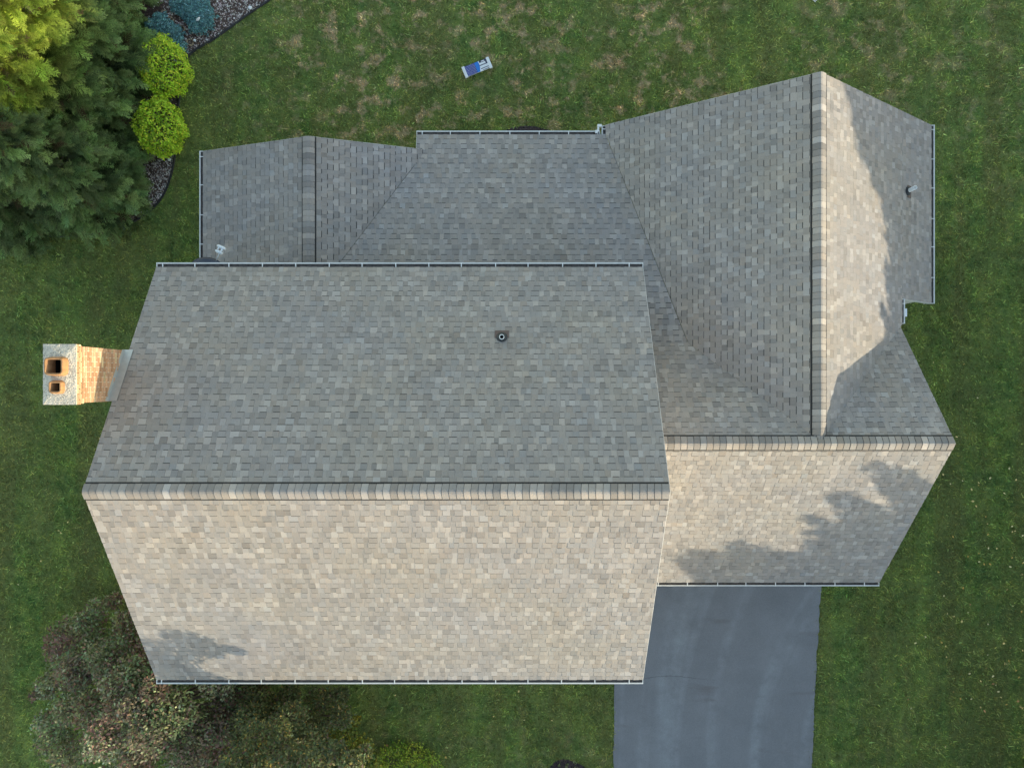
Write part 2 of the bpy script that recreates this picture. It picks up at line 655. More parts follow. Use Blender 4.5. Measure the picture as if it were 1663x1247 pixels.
def clip_convex(sub, poly):
    """Sutherland-Hodgman, poly convex counter-clockwise"""
    out = sub
    n = len(poly)
    for i in range(n):
        ax, ay = poly[i]
        bx, by = poly[(i + 1) % n]
        ex, ey = bx - ax, by - ay
        res = []
        m = len(out)
        for j in range(m):
            p, q = out[j], out[(j + 1) % m]
            dp = ex * (p[1] - ay) - ey * (p[0] - ax)
            dq = ex * (q[1] - ay) - ey * (q[0] - ax)
            if dp >= 0:
                res.append(p)
            if (dp >= 0) != (dq >= 0):
                t = dp / (dp - dq)
                res.append((p[0] + (q[0] - p[0]) * t, p[1] + (q[1] - p[1]) * t))
        out = res
        if len(out) < 3:
            return []
    return out


def ccw(poly):
    a = sum(poly[i][0] * poly[(i + 1) % len(poly)][1] - poly[(i + 1) % len(poly)][0] * poly[i][1] for i in range(len(poly)))
    return poly if a > 0 else poly[::-1]


class Plane:
    """roof plane: z = z0 + pitch * (d . (xy - e)), d = up-slope plan direction, e on the eave"""

    def __init__(s, e, z0, d, pitch):
        s.e, s.z0, s.d, s.p = e, z0, d, pitch
        th = math.atan(pitch)
        s.c = math.cos(th)
        s.A = Vector((d[1], -d[0], 0))
        s.B = Vector((d[0] * s.c, d[1] * s.c, math.sin(th)))
        s.N = s.A.cross(s.B)
        if s.N.z < 0:
            s.A = -s.A
            s.N = -s.N
        s.O = Vector((e[0], e[1], z0))

    def z(s, x, y):
        return s.z0 + s.p * ((x - s.e[0]) * s.d[0] + (y - s.e[1]) * s.d[1])

    def ab(s, x, y):
        v = Vector((x - s.e[0], y - s.e[1], s.z(x, y) - s.z0))
        return (v.dot(s.A), v.dot(s.B))

    def w(s, a, b, h=0.0):
        return s.O + s.A * a + s.B * b + s.N * h


EXPO = 0.143
BANDS = []
PIECES = []          # (area in the picture, verts, faces, colour, roof index)


def shingle_colour():
    k = random.gauss(1.0, 0.045)
    r = random.random()
    if r < 0.17:
        k *= 1.21
    elif r < 0.30:
        k *= 0.85
    hue = random.gauss(0, 0.018)
    base = (0.306, 0.280, 0.256)
    return (base[0] * k * (1 + hue), base[1] * k, base[2] * k * (1 - hue))


def px_area(P):
    q = [(p[0] / (CAM_H - p[2]) * F_PX, p[1] / (CAM_H - p[2]) * F_PX) for p in P]
    return abs(sum(q[i][0] * q[(i + 1) % len(q)][1] - q[(i + 1) % len(q)][0] * q[i][1] for i in range(len(q)))) / 2


def lay(pl, plan, roof_i, lift=0.0):
    """shingle one roof region course by course, pieces cut at its edges"""
    reg = ccw([pl.ab(x, y) for x, y in plan])
    a0, a1 = min(p[0] for p in reg), max(p[0] for p in reg)
    b0, b1 = min(p[1] for p in reg), max(p[1] for p in reg)
    k = int(math.floor(b0 / EXPO)) - 1
    lap = 0.03
    while k * EXPO < b1:
        bb = k * EXPO
        a = a0 - random.uniform(0, 0.25)
        tooth = random.random() < 0.5
        drop = random.uniform(-0.004, 0.004)
        while a < a1:
            w = random.uniform(0.075, 0.15) if not tooth else random.uniform(0.09, 0.19)
            h = (0.0125 if tooth else 0.0065) + random.uniform(-0.0012, 0.0012)
            y0 = bb + drop + (0.0 if tooth else 0.003) + random.uniform(-0.0015, 0.0015)
            rect = [(a, y0), (a + w - 0.0015, y0), (a + w - 0.0015, bb + EXPO + lap), (a, bb + EXPO + lap)]
            c = clip_convex(rect, reg)
            if len(c) >= 3:
                top = [pl.w(p[0], p[1], lift + 0.001 + h * max(0, 1 - (p[1] - bb) / (EXPO + lap))) for p in c]
                bot = [pl.w(p[0], p[1], lift - 0.006) for p in c]
                n = len(c)
                F = [tuple(range(n))] + [(j, i, i + n, j + n) for i in range(n) for j in [(i + 1) % n]]
                vis = [pl.w(p[0], min(p[1], bb + EXPO)) for p in c]
                PIECES.append((px_area(vis), top + bot, F, shingle_colour(), roof_i))
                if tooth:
                    # dark granule band below each raised tab, painted in as its shadow line
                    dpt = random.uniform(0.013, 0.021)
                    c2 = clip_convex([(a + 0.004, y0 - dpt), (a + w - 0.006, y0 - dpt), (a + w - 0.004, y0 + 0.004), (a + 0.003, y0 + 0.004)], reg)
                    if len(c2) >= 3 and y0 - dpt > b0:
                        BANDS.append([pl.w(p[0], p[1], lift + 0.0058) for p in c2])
            a += w
            tooth = not tooth
            if random.random() < 0.08:
                tooth = not tooth
        k += 1


# -- roof geometry (metres, from the photograph)
MX0, MX1 = -8.314, 3.059
MYN, MYS, MYR = 2.728, -6.903, -2.0875
MZE, MZR = 4.9, 7.755
MP = (MZR - MZE) / (MYN - MYR)
WZ = 2.7
EYR, EYS, EZR, EX1 = -1.303, -5.242, 5.934, 9.726
EPS = (EZR - WZ) / (EYR - EYS)
EPN = 0.81
NXR, NZR, NYN, NXE = 6.785, 5.90, 6.85, 11.096
NP = (NZR - WZ) / (NXE - NXR)
NXW = NXR - (NZR - WZ) / NP
NXS, NYS = 9.80, 2.144
KY = 1.0
KZ = EZR - EPN * (KY - EYR)
KX = NXR - (NZR - KZ) / NP
MIDY, MIDX0 = 6.595, -2.519
MIDP = (KZ - WZ) / (MIDY - KY)
WXR, WZR, WXE, WYN = -5.066, 3.828, -8.177, 6.16
WP = (WZR - WZ) / (WXR - WXE)
JY = EYR + (EZR - NZR) / EPN

pl_mn = Plane((0, MYN), MZE, (0, -1), MP)
pl_ms = Plane((0, MYS), MZE, (0, 1), MP)
pl_es = Plane((0, EYS), WZ, (0, 1), EPS)
pl_en = Plane((0, EYR + (EZR - WZ) / EPN), WZ, (0, -1), EPN)
pl_ne = Plane((NXE, 0), WZ, (-1, 0), NP)
pl_nw = Plane((NXW, 0), WZ, (1, 0), NP)
pl_mid = Plane((0, MIDY), WZ, (0, -1), MIDP)
pl_ww = Plane((WXE, 0), WZ, (1, 0), WP)
pl_we = Plane((2 * WXR - WXE, 0), WZ, (-1, 0), WP)


def mid_valley_w(y):
    return WXR + (WZR - pl_mid.z(0, y)) / WP


def mid_valley_e(y):
    return NXW + (pl_mid.z(0, y) - WZ) / NP


MWY = 2.25
MVY = MIDY - ((WZR - WP * (MIDX0 - WXR)) - WZ) / MIDP
EVY = EYR + (EZR - pl_ne.z(EX1, 0)) / EPN
regions = [
    (0, pl_mn, [(MX0, MYR), (MX1, MYR), (MX1, MYN), (MX0, MYN)]),
    (0, pl_ms, [(MX0, MYS), (MX1, MYS), (MX1, MYR), (MX0, MYR)]),
    (1, pl_es, [(2.85, EYS), (EX1, EYS), (EX1, EYR), (2.85, EYR)]),
    (1, pl_en, [(2.85, EYR), (NXR, EYR), (NXR, JY), (KX, KY), (2.85, KY)]),
    (1, pl_en, [(NXR, EYR), (EX1, EYR), (EX1, EVY), (NXR, JY)]),
    (2, pl_nw, [(NXR, JY), (KX + 0.012, KY), (NXW + 0.012, MIDY), (NXW, NYN), (NXR, NYN)]),
    (2, pl_ne, [(NXR, JY), (NXS, 1.5), (NXS, NYN), (NXR, NYN)]),
    (2, pl_ne, [(NXS, NYS), (NXE, NYS), (NXE, NYN), (NXS, NYN)]),
    (3, pl_mid, [(MIDX0, MIDY), (NXW, MIDY), (mid_valley_e(MVY), MVY), (MIDX0, MVY)]),
    (3, pl_mid, [(MIDX0, MVY), (mid_valley_e(MVY), MVY), (mid_valley_e(MWY), MWY), (mid_valley_w(MWY), MWY)]),
    (3, pl_mid, [(2.85, KY), (KX, KY), (mid_valley_e(MWY), MWY), (2.85, MWY)]),
    (4, pl_ww, [(WXE, MWY), (WXR, MWY), (WXR, WYN), (WXE, WYN)]),
    (4, pl_we, [(WXR, MWY), (mid_valley_w(MWY) - 0.012, MWY), (mid_valley_w(WYN) - 0.012, WYN), (WXR, WYN)]),
]
roof_label = ['tall main gable roof, pale shingles on its front slope', 'garage wing gable roof over the driveway',
              'long right-hand gable roof half in tree shade', 'low-pitched back roof between the gables',
              'small low gable roof behind the chimney end']
roofs = []
for i in range(5):
    mb = MB()
    for ri, pl, plan in regions:
        if ri == i:
            mb.prism([pl.w(*pl.ab(x, y), -0.008) for x, y in plan], pl.N * -0.13)
    roofs.append(tag(mb.build('roof', M['deck'], house), roof_label[i]))
for ri, pl, plan in regions:
    lay(pl, plan, ri)
PIECES.sort(key=lambda t: -t[0])
for ar, V, F, c, ri in PIECES[:300]:
    mk('shingle', V, F, M['shingle'], roofs[ri], np.array([c] * len(V)))
sf = MB()
for ar, V, F, c, ri in PIECES[300:]:
    sf.add(V, F, c)
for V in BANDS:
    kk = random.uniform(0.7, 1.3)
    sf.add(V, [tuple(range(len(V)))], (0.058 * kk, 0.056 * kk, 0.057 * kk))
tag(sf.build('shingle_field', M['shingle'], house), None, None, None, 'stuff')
print('shingles', len(PIECES))


# -- ridge caps on a dark ridge vent
def ridge(p0, p1, pA, pB, roof_i, halfw=0.15, start_drop=0.0):
    """pA / pB pitches of the two sides; left side = A (to the left of p0->p1)"""
    p0, p1 = Vector(p0), Vector(p1)
    L = (p1 - p0).length
    t = (p1 - p0).normalized()
    left = Vector((-t.y, t.x, 0))
    H0 = 0.034

    def prof(half, hh, rnd=True):
        pts = []
        for s in (-1.0, -0.55, -0.25, -0.1, 0.0, 0.1, 0.25, 0.55, 1.0):
            off = s * half
            pit = pA if s > 0 else pB
            zz = -abs(off) * pit
            if rnd:
                zz -= 0.018 * math.exp(-(off / 0.03) ** 2)
            pts.append((off, zz + hh))
        return pts
    vb = MB()
    pr = prof(halfw + 0.028, 0.020, True)
    prb = prof(halfw + 0.028, -0.01, False)
    V = []
    for q in (p0 + t * 0.004, p1 - t * 0.004):
        for off, zz in pr:
            V.append(q + left * off + Vector((0, 0, zz)))
        for off, zz in prb:
            V.append(q + left * off + Vector((0, 0, zz)))
    n = len(pr)
    F = []
    for k in range(n - 1):
        F.append((k, k + 2 * n, k + 1 + 2 * n, k + 1))
    F += [(0, n, 3 * n, 2 * n), (n - 1, 3 * n - 1, 4 * n - 1, 2 * n - 1)]
    F += [tuple(range(n)) + tuple(range(2 * n - 1, n - 1, -1)), tuple(range(3 * n - 1, 2 * n - 1, -1)) + tuple(range(3 * n, 4 * n))]
    vb.add(V, F)
    vb.build('ridge_vent', M['vent'], roofs[roof_i])
    m = int(round(L / EXPO))
    ex = L / m
    for i in range(m):
        a = i * ex
        b = a + ex - 0.009
        hw = halfw + random.uniform(-0.003, 0.003)
        c = shingle_colour()
        kc = random.choice((0.80, 0.88, 0.95, 0.95, 1.02, 1.14))
        c = (c[0] * kc, c[1] * kc, c[2] * kc)
        wob = random.uniform(-0.002, 0.002)
        V = []
        for q, hh in ((a, H0 + 0.009), (b, H0 + 0.001)):
            Q = p0 + t * q
            for s_, (off, zz) in zip((-1, -.55, -.25, -.1, 0, .1, .25, .55, 1), prof(hw, hh)):
                bow = 0.012 * (1 - s_ * s_) * (0 if (i == 0 and q == a) or (i == m - 1 and q == b) else 1)
                V.append(Q + left * (off + wob) + Vector((0, 0, zz)) - t * bow)
        for q, hh in ((a, H0 - 0.004), (b, H0 - 0.008)):
            Q = p0 + t * q
            for off, zz in prof(hw, hh):
                V.append(Q + left * (off + wob) + Vector((0, 0, zz)))
        F = []
        for k in range(n - 1):
            F.append((k, k + n, k + 1 + n, k + 1))
            F.append((k, k + 1, k + 1 + 2 * n, k + 2 * n))
        F += [(0, 2 * n, 3 * n, n), (n - 1, 2 * n - 1, 4 * n - 1, 3 * n - 1)]
        F.append(tuple(range(n, 2 * n)) + tuple(range(4 * n - 1, 3 * n - 1, -1)))
        me = mk('ridge_cap', V, F, M['shingle'], roofs[roof_i], np.array([c] * len(V)))


ridge((MX0, MYR, MZR), (MX1, MYR, MZR), MP, MP, 0)
ridge((2.86, EYR, EZR), (EX1, EYR, EZR), EPN, EPS, 1)
ridge((NXR, NYN, NZR), (NXR, EYR + 0.17, NZR), NP, NP, 2)
ridge((WXR, WYN, WZR), (WXR, 2.32, WZR), WP, WP, 4)


# -- walls with lap siding
def wall(p0, p1, tops, zb=0.25):
    """p0->p1 plan line, outward side on the right; tops = [(dist, z)...]"""
    p0, p1 = Vector((p0[0], p0[1], 0)), Vector((p1[0], p1[1], 0))
    t = (p1 - p0).normalized()
    out = Vector((t.y, -t.x, 0))
    L = (p1 - p0).length
    reg = ccw([(0, zb), (L, zb)] + [(d, z) for d, z in tops][::-1])
    mb = MB()
    z = zb
    while z < max(h for _, h in tops):
        c = clip_convex([(0, z), (L, z), (L, z + 0.13), (0, z + 0.13)], reg)
        if len(c) >= 3:
            def q(p, o):
                return p0 + t * p[0] + Vector((0, 0, p[1])) + out * o
            n = len(c)
            V = [q(p, 0.022 if p[1] < z + 0.001 else 0.006 + 0.016 * max(0, 1 - (p[1] - z) / 0.13)) for p in c] + [q(p, -0.1) for p in c]
            F = [tuple(range(n)), tuple(range(2 * n - 1, n - 1, -1))] + [(j, i, i + n, j + n) for i in range(n) for j in [(i + 1) % n]]
            mb.add(V, F)
        z += 0.128
    o = mb.build('wall', M['siding'], house)
    fb = MB()
    fb.prism([p0 + out * 0.0, p1 + out * 0.0, p1 - out * 0.15, p0 - out * 0.15], (0, 0, zb))
    fb.build('foundation', M['concrete'], house)
    return o


def gable(a, ypeak, L, pk, lo):
    return [(0, lo), (ypeak, pk), (L, lo)]


UN = 0.16
zN = lambda y: min(pl_mn.z(0, y), pl_ms.z(0, y)) - UN
wall((-8.1, -6.5), (2.85, -6.5), [(0, zN(-6.5)), (10.95, zN(-6.5))])
wall((2.85, 2.3), (-8.1, 2.3), [(0, zN(2.3)), (10.95, zN(2.3))])
wall((-8.1, 2.3), (-8.1, -6.5), [(0, zN(2.3)), (2.3 - MYR, MZR - UN), (8.8, zN(-6.5))])
wall((2.85, -6.5), (2.85, 2.3), [(0, zN(-6.5)), (-MYR * -1 + 6.5, MZR - UN), (8.8, zN(2.3))])
wall((2.95, -4.8), (9.5, -4.8), [(0, pl_es.z(0, -4.8) - UN), (6.55, pl_es.z(0, -4.8) - UN)])
wall((9.5, -4.8), (9.5, 2.14), [(0, pl_es.z(0, -4.8) - UN), (4.8 + EYR, EZR - UN - 0.02), (4.8 + 1.3, pl_en.z(0, 1.3) - UN), (6.94, 3.55)])
wall((9.4, NYS + 0.04), (10.65, NYS + 0.04), [(0, pl_ne.z(9.4, 0) - 0.15), (1.25, pl_ne.z(10.65, 0) - 0.15)])
wall((10.65, NYS + 0.04), (10.65, 6.6), [(0, pl_ne.z(10.65, 0) - UN), (6.6 - NYS - 0.04, pl_ne.z(10.65, 0) - UN)])
wall((10.65, 6.6), (2.9, 6.6), [(0, pl_ne.z(10.65, 0) - UN), (10.65 - NXR, NZR - UN), (7.75, pl_nw.z(2.9, 0) - UN)])
wall((2.9, 6.2), (-2.4, 6.2), [(0, pl_mid.z(0, 6.2) - UN), (5.3, pl_mid.z(0, 6.2) - UN)])
wall((-2.4, 5.9), (-7.9, 5.9), [(0, pl_we.z(-2.4, 0) - UN), (-2.4 - WXR, WZR - UN), (5.5, pl_ww.z(-7.9, 0) - UN)])
wall((-7.9, 5.9), (-7.9, 2.35), [(0, pl_ww.z(-7.9, 0) - UN), (3.55, pl_ww.z(-7.9, 0) - UN)])


def opening(name, p0, out, w, z0, z1, mat, label=None, rows=2, cols=2):
    """window or door standing proud of a wall; p0 = plan centre on the wall"""
    t = Vector((-out[1], out[0], 0))
    o = Vector((out[0], out[1], 0))
    c = Vector((p0[0], p0[1], 0))

    def bx(mb, a0, a1, zz0, zz1, d0, d1):
        mb.prism([c + t * a0 + o * d0 + Vector((0, 0, zz0)), c + t * a1 + o * d0 + Vector((0, 0, zz0)),
                  c + t * a1 + o * d0 + Vector((0, 0, zz1)), c + t * a0 + o * d0 + Vector((0, 0, zz1))], o * (d1 - d0))
    pm = MB()
    bx(pm, -w / 2 + 0.04, w / 2 - 0.04, z0 + 0.04, z1 - 0.04, 0.0, 0.03)
    root = pm.build(name, mat, house)
    if label:
        root['label'] = label
    fm = MB()
    for a0, a1, b0, b1 in ((-w / 2, w / 2, z0, z0 + 0.07), (-w / 2, w / 2, z1 - 0.07, z1), (-w / 2, -w / 2 + 0.07, z0 + 0.07, z1 - 0.07), (w / 2 - 0.07, w / 2, z0 + 0.07, z1 - 0.07)):
        bx(fm, a0, a1, b0, b1, 0.0, 0.055)
    fm.build('frame', M['white'], root)
    mm = MB()
    for i in range(1, cols):
        a = -w / 2 + w * i / cols
        bx(mm, a - 0.015, a + 0.015, z0 + 0.07, z1 - 0.07, 0.03, 0.045)
    for i in range(1, rows):
        b = z0 + (z1 - z0) * i / rows
        bx(mm, -w / 2 + 0.07, w / 2 - 0.07, b - 0.012, b + 0.012, 0.03, 0.042)
    mm.build('glazing_bar', M['white'], root)


for x in (-6.6, -3.9, -1.2, 1.2):
    opening('window', (x, -6.51), (0, -1), 1.0, 3.2, 4.5, M['glass'])
    if x != -1.2:
        opening('window', (x, -6.51), (0, -1), 1.0, 0.9, 2.3, M['glass'])
opening('door', (-1.2, -6.51), (0, -1), 1.0, 0.27, 2.3, M['white'], None, 3, 2)
for x in (4.6, 7.6):
    opening('garage_door', (x, -4.81), (0, -1), 2.5, 0.06, 2.2, M['white'], None, 4, 4)
for y in (3.6, 5.3):
    opening('window', (10.66, y), (1, 0), 0.9, 1.0, 2.1, M['glass'])
for x in (4.6, 8.4):
    opening('window', (x, 6.61), (0, 1), 0.9, 1.0, 2.1, M['glass'])
for x in (-1.2, 1.2):
    opening('window', (x, 6.21), (0, 1), 1.2, 0.5, 2.2, M['glass'])


# -- white rake boards
def rake_board(pl, x0, y0, x1, y1, out, lo=-0.19):
    mb = MB()
    A = pl.w(*pl.ab(x0, y0), -0.010)
    B = pl.w(*pl.ab(x1, y1), -0.010)
    o = Vector((out[0], out[1], 0))
    A, B = A - o * 0.012, B - o * 0.012
    mb.prism([A, B, B + Vector((0, 0, lo)), A + Vector((0, 0, lo))], o * 0.022)
    mb.build('rake_board', M['white'], house)


for x, o in ((MX0, (-1, 0)), (MX1, (1, 0))):
    rake_board(pl_mn, x, MYN, x, MYR, o)
    rake_board(pl_ms, x, MYS, x, MYR, o)
rake_board(pl_es, EX1, EYS, EX1, EYR, (1, 0))
rake_board(pl_en, EX1, EVY - 0.05, EX1, EYR, (1, 0))
rake_board(pl_ne, NXE, NYN, NXR, NYN, (0, 1))
rake_board(pl_nw, NXW, NYN, NXR, NYN, (0, 1))
rake_board(pl_ne, NXE, NYS, NXS, NYS, (0, -1), -0.15)
rake_board(pl_ww, WXE, WYN, WXR, WYN, (0, 1))
rake_board(pl_we, mid_valley_w(WYN), WYN, WXR, WYN, (0, 1))
rake_board(pl_mid, MIDX0, MIDY, MIDX0, WYN, (-1, 0))


# -- gutters
def gutter(p0, p1, z, out, spacing=0.78, cap0=True, cap1=True, w=0.125, first=0.12, label=None):
    p0, p1 = Vector((p0[0], p0[1], z)), Vector((p1[0], p1[1], z))
    o = Vector((out[0], out[1], 0))
    t = (p1 - p0).normalized()
    L = (p1 - p0).length
    # K-style profile (distance out, height); inner lip tucked under the shingle edge
    oi = [(-0.045, 0.0), (-0.045, -0.115), (w * 0.45, -0.115), (w * 0.62, -0.07), (w - 0.012, -0.045), (w - 0.012, 0.008), (w - 0.044, 0.008)]
    ii = [(-0.041, 0.0), (-0.041, -0.111), (w * 0.43, -0.111), (w * 0.58, -0.068), (w - 0.017, -0.041), (w - 0.017, 0.003), (w - 0.044, 0.003)]
    n = len(oi)
    V = []
    for q in (p0, p1):
        for d, h in oi:
            V.append(q + o * d + Vector((0, 0, h)))
        for d, h in ii:
            V.append(q + o * d + Vector((0, 0, h)))
    F = []
    for k in range(n - 1):
        F.append((k, k + 1, k + 1 + 2 * n, k + 2 * n))
        F.append((k + n, k + 3 * n, k + 1 + 3 * n, k + 1 + n))
    F.append((0, 2 * n, 3 * n, n))
    F.append((n - 1, 2 * n - 1, 4 * n - 1, 3 * n - 1))
    F += [tuple(range(n)) + tuple(range(2 * n - 1, n - 1, -1)), tuple(range(3 * n - 1, 2 * n - 1, -1)) + tuple(range(3 * n, 4 * n))]
    g = mk('gutter', V, F, M['gutter_in'], house)
    if label:
        g['label'] = label
    for q, s, on in ((p0, -1, cap0), (p1, 1, cap1)):
        if on:
            cb = MB()
            cb.prism([q + o * d + Vector((0, 0, h)) for d, h in [(-0.046, 0.004)] + oi[1:6]], t * s * 0.012)
            cb.build('end_cap', M['white'], g)
    d = first
    while d < L - 0.03:
        hb = MB()
        c = p0 + t * (d + random.uniform(-0.02, 0.02))
        hb.prism([c - t * 0.011 + o * -0.04 + Vector((0, 0, 0.002)), c + t * 0.011 + o * -0.04 + Vector((0, 0, 0.002)),
                  c + t * 0.011 + o * (w - 0.02) + Vector((0, 0, 0.006)), c - t * 0.011 + o * (w - 0.02) + Vector((0, 0, 0.006))], (0, 0, 0.008))
        hb.build('hanger', M['white'], g)
        d += spacing
    gb = MB()  # grit strip, its dark colour also carrying the shade inside the channel
    gb.prism([p0 + o * -0.039 + Vector((0, 0, -0.05)), p1 + o * -0.039 + Vector((0, 0, -0.05)), p1 + o * (w - 0.03) + Vector((0, 0, -0.05)), p0 + o * (w - 0.03) + Vector((0, 0, -0.05))], (0, 0, 0.006))
    gb.build('gutter_grit_shade', M['grit_shade'], g)
    # fascia behind it
    fb = MB()
    fb.prism([p0 - o * 0.075, p1 - o * 0.075, p1 - o * 0.05, p0 - o * 0.05], (0, 0, -0.19))
    fb.build('fascia', M['white'], house)
    return g


ZG = -0.028
gutter((MX0, MYN), (MX1, MYN), MZE + ZG, (0, 1))
gutter((MX0, MYS), (MX1, MYS), MZE + ZG, (0, -1))
gutter((MIDX0, MIDY), (NXW - 0.16, MIDY), WZ + ZG, (0, 1))
gutter((NXE, NYN), (NXE, NYS), WZ + ZG, (1, 0))
gutter((WXE, WYN), (WXE, 2.95), WZ + ZG, (-1, 0))
gutter((2.98, EYS), (EX1, EYS), WZ + ZG, (0, -1))
gutter((NXS, NYS - 0.02), (NXS, 1.53), pl_ne.z(NXS, 0) - 0.03, (1, 0), 0.5, True, True, 0.10, 0.1)
# short gutter of the right gable's left eave, with its elbow
gutter((NXW, NYN - 0.02), (NXW, MIDY + 0.02), WZ + ZG, (-1, 0), 0.3, True, True, 0.11, 0.08)


def downspout(pts, w=0.075, label=None):
    mb = MB()
    mb.tube(pts, w * 0.62, 4)
    o = mb.build('downspout', M['white'], house)
    if label:
        o['label'] = label


downspout([(NXW - 0.16, 6.66, 2.62), (NXW - 0.16, 6.66, 2.42), (NXW - 0.2, 6.5, 2.25), (NXW - 0.24, 6.3, 2.05), (NXW - 0.24, 6.28, 0.2)])
mb = MB()
mb.box((2.205, 6.635, 2.655), (2.262, 6.715, 2.716))
mb.box((2.262, 6.675, 2.652), (2.305, 6.80, 2.722))
mb.box((2.262, 6.80, 2.655), (2.372, 6.862, 2.730))
tag(mb.build('downspout_elbow', M['white'], house), 'white stepped elbow at the gutter corner')
downspout([(NXS + 0.06, 1.78, 3.53), (NXS + 0.06, 1.78, 3.36), (9.62, 1.85, 3.1), (9.57, 1.85, 2.9), (9.57, 1.85, 0.2)], 0.08)
mb = MB()
mb.box((NXS + 0.10, 1.70, 3.50), (NXS + 0.16, 1.90, 3.60))
mb.build('downspout_outlet', M['lnb'], house)
for gx_, gy_, ox, oy in ((MX1 - 0.12, MYS - 0.06, 0, -1), (MX0 + 0.12, MYS - 0.06, 0, -1)):
    downspout([(gx_, gy_, 4.77), (gx_, gy_, 4.62), (gx_, -6.62, 4.35), (gx_, -6.58, 4.1), (gx_, -6.58, 0.2)])


# -- plumbing vents
def vent_pipe(pl, x, y, hgt, r, label):
    base = Vector((x, y, pl.z(x, y)))
    d = Vector((pl.d[0], pl.d[1], 0))
    mb = MB()
    n = 20
    V = []
    top = base.z + hgt
    for rr, zz in ((r, base.z - 0.05), (r, top), (r - 0.012, top), (r - 0.012, base.z + 0.02)):
        for k in range(n):
            a = 2 * math.pi * k / n
            V.append((x + rr * math.cos(a), y + rr * math.sin(a), zz))
    F = [(i * n + k, i * n + (k + 1) % n, (i + 1) * n + (k + 1) % n, (i + 1) * n + k) for i in range(3) for k in range(n)]
    mb.add(V, F)
    p = mb.build('vent_pipe', M['pvc'], house, True)
    p['label'] = label
    kb = MB()
    kb.add([(x + (r - 0.012) * math.cos(2 * math.pi * k / n), y + (r - 0.012) * math.sin(2 * math.pi * k / n), base.z + 0.03) for k in range(n)], [tuple(range(n))])
    kb.build('pipe_bore', M['soot'], p)
    bb = MB()
    V = []
    prof = [(r * 2.3, 0.014), (r * 2.15, 0.035), (r * 1.6, 0.06), (r * 1.25, 0.09), (r * 1.0, 0.10)]
    for rr, h in prof:
        for k in range(n):
            a = 2 * math.pi * k / n
            aa, bbk = rr * math.cos(a), rr * math.sin(a)
            hh = h
            V.append(base + pl.A * aa + pl.B * bbk + Vector((0, 0, hh)) if h > 0.05 else base + pl.A * aa + pl.B * bbk + pl.N * h)
    F = [(i * n + k, i * n + (k + 1) % n, (i + 1) * n + (k + 1) % n, (i + 1) * n + k) for i in range(len(prof) - 1) for k in range(n)]
    bb.add(V, F)
    bb.build('boot', M['rubber'], p, True)
    fb = MB()
    a0, b0 = pl.ab(x, y)
    fb.prism([pl.w(a0 - 0.155, b0 - 0.175, 0.012), pl.w(a0 + 0.155, b0 - 0.175, 0.012), pl.w(a0 + 0.155, b0 + 0.02, 0.017), pl.w(a0 - 0.155, b0 + 0.02, 0.017)], pl.N * 0.004)
    fb.build('flashing', M['brown_metal'], p)


vx = hit_x = None
def on_plane(px, py, pl):
    u, v = (px - CX) / F_PX, -(py - CY) / F_PX
    D = CAM_H - pl.z0
    for _ in range(60):
        D = CAM_H - pl.z(u * D, v * D)
    return u * D, v * D


x, y = on_plane(815, 548, pl_mn)
vent_pipe(pl_mn, x, y, 0.24, 0.055, 'white pipe with a dark boot on the back slope of the main roof')
x, y = on_plane(1473.5, 311, pl_ne)
vent_pipe(pl_ne, x, y, 0.36, 0.05, 'white pipe leaning out on the shaded right slope')

# -- chimney
CH = dict(x0=-8.95, x1=-8.40, y0=-0.365, y1=0.731, zt=7.90)
mb = MB()
mb.box((CH['x0'] + 0.012, CH['y0'] + 0.012, 0), (CH['x1'] - 0.009, CH['y1'] - 0.009, CH['zt'] - 0.85))
for q0, q1 in (((CH['x0'] + 0.012, CH['y0'] + 0.012), (CH['x0'] + 0.06, CH['y1'] - 0.009)), ((CH['x1'] - 0.07, CH['y0'] + 0.012), (CH['x1'] - 0.009, CH['y1'] - 0.009)),
               ((CH['x0'] + 0.06, CH['y0'] + 0.012), (CH['x1'] - 0.07, CH['y0'] + 0.10)), ((CH['x0'] + 0.06, CH['y1'] - 0.10), (CH['x1'] - 0.07, CH['y1'] - 0.009))):
    mb.box((q0[0], q0[1], CH['zt'] - 0.85), (q1[0], q1[1], CH['zt'] - 0.03))
chim = mb.build('chimney', M['mortar'], house)
chim['label'] = 'tan brick chimney with a speckled concrete top'
BH, BL, MJ = 0.056, 0.19, 0.014


def brick_colour():
    k = random.uniform(0.78, 1.2)
    r = random.random()
    c = (0.56, 0.33, 0.20) if r < 0.5 else ((0.46, 0.25, 0.135) if r < 0.8 else (0.62, 0.46, 0.27))
    return tuple(v * k for v in c)


def brick_face(axis, fixed, sgn, lo, hi, z0, z1, proud, singles, joined, back=0.05):
    z = z1
    row = 0
    while z - BH > z0:
        a = lo - (BL + MJ) * (0.5 if row % 2 else 0.0)
        while a < hi:
            b0, b1 = max(a, lo), min(a + BL, hi)
            if b1 - b0 > 0.02:
                d = proud + random.uniform(-0.0025, 0.0025)
                f0, f1 = sorted((fixed - sgn * back, fixed + sgn * d))
                q = MB()
                if axis == 'x':
                    q.box((f0, b0, z - BH), (f1, b1, z))
                else:
                    q.box((b0, f0, z - BH), (b1, f1, z))
                c = brick_colour()
                if singles:
                    q.C = [c] * 8
                    q.build('brick', M['brick'], chim)
                else:
                    joined.add(q.V, q.F, c)
            a += BL + MJ
        z -= BH + MJ
        row += 1


jb = MB()
zc = CH['zt'] - 0.035
course = BH + MJ
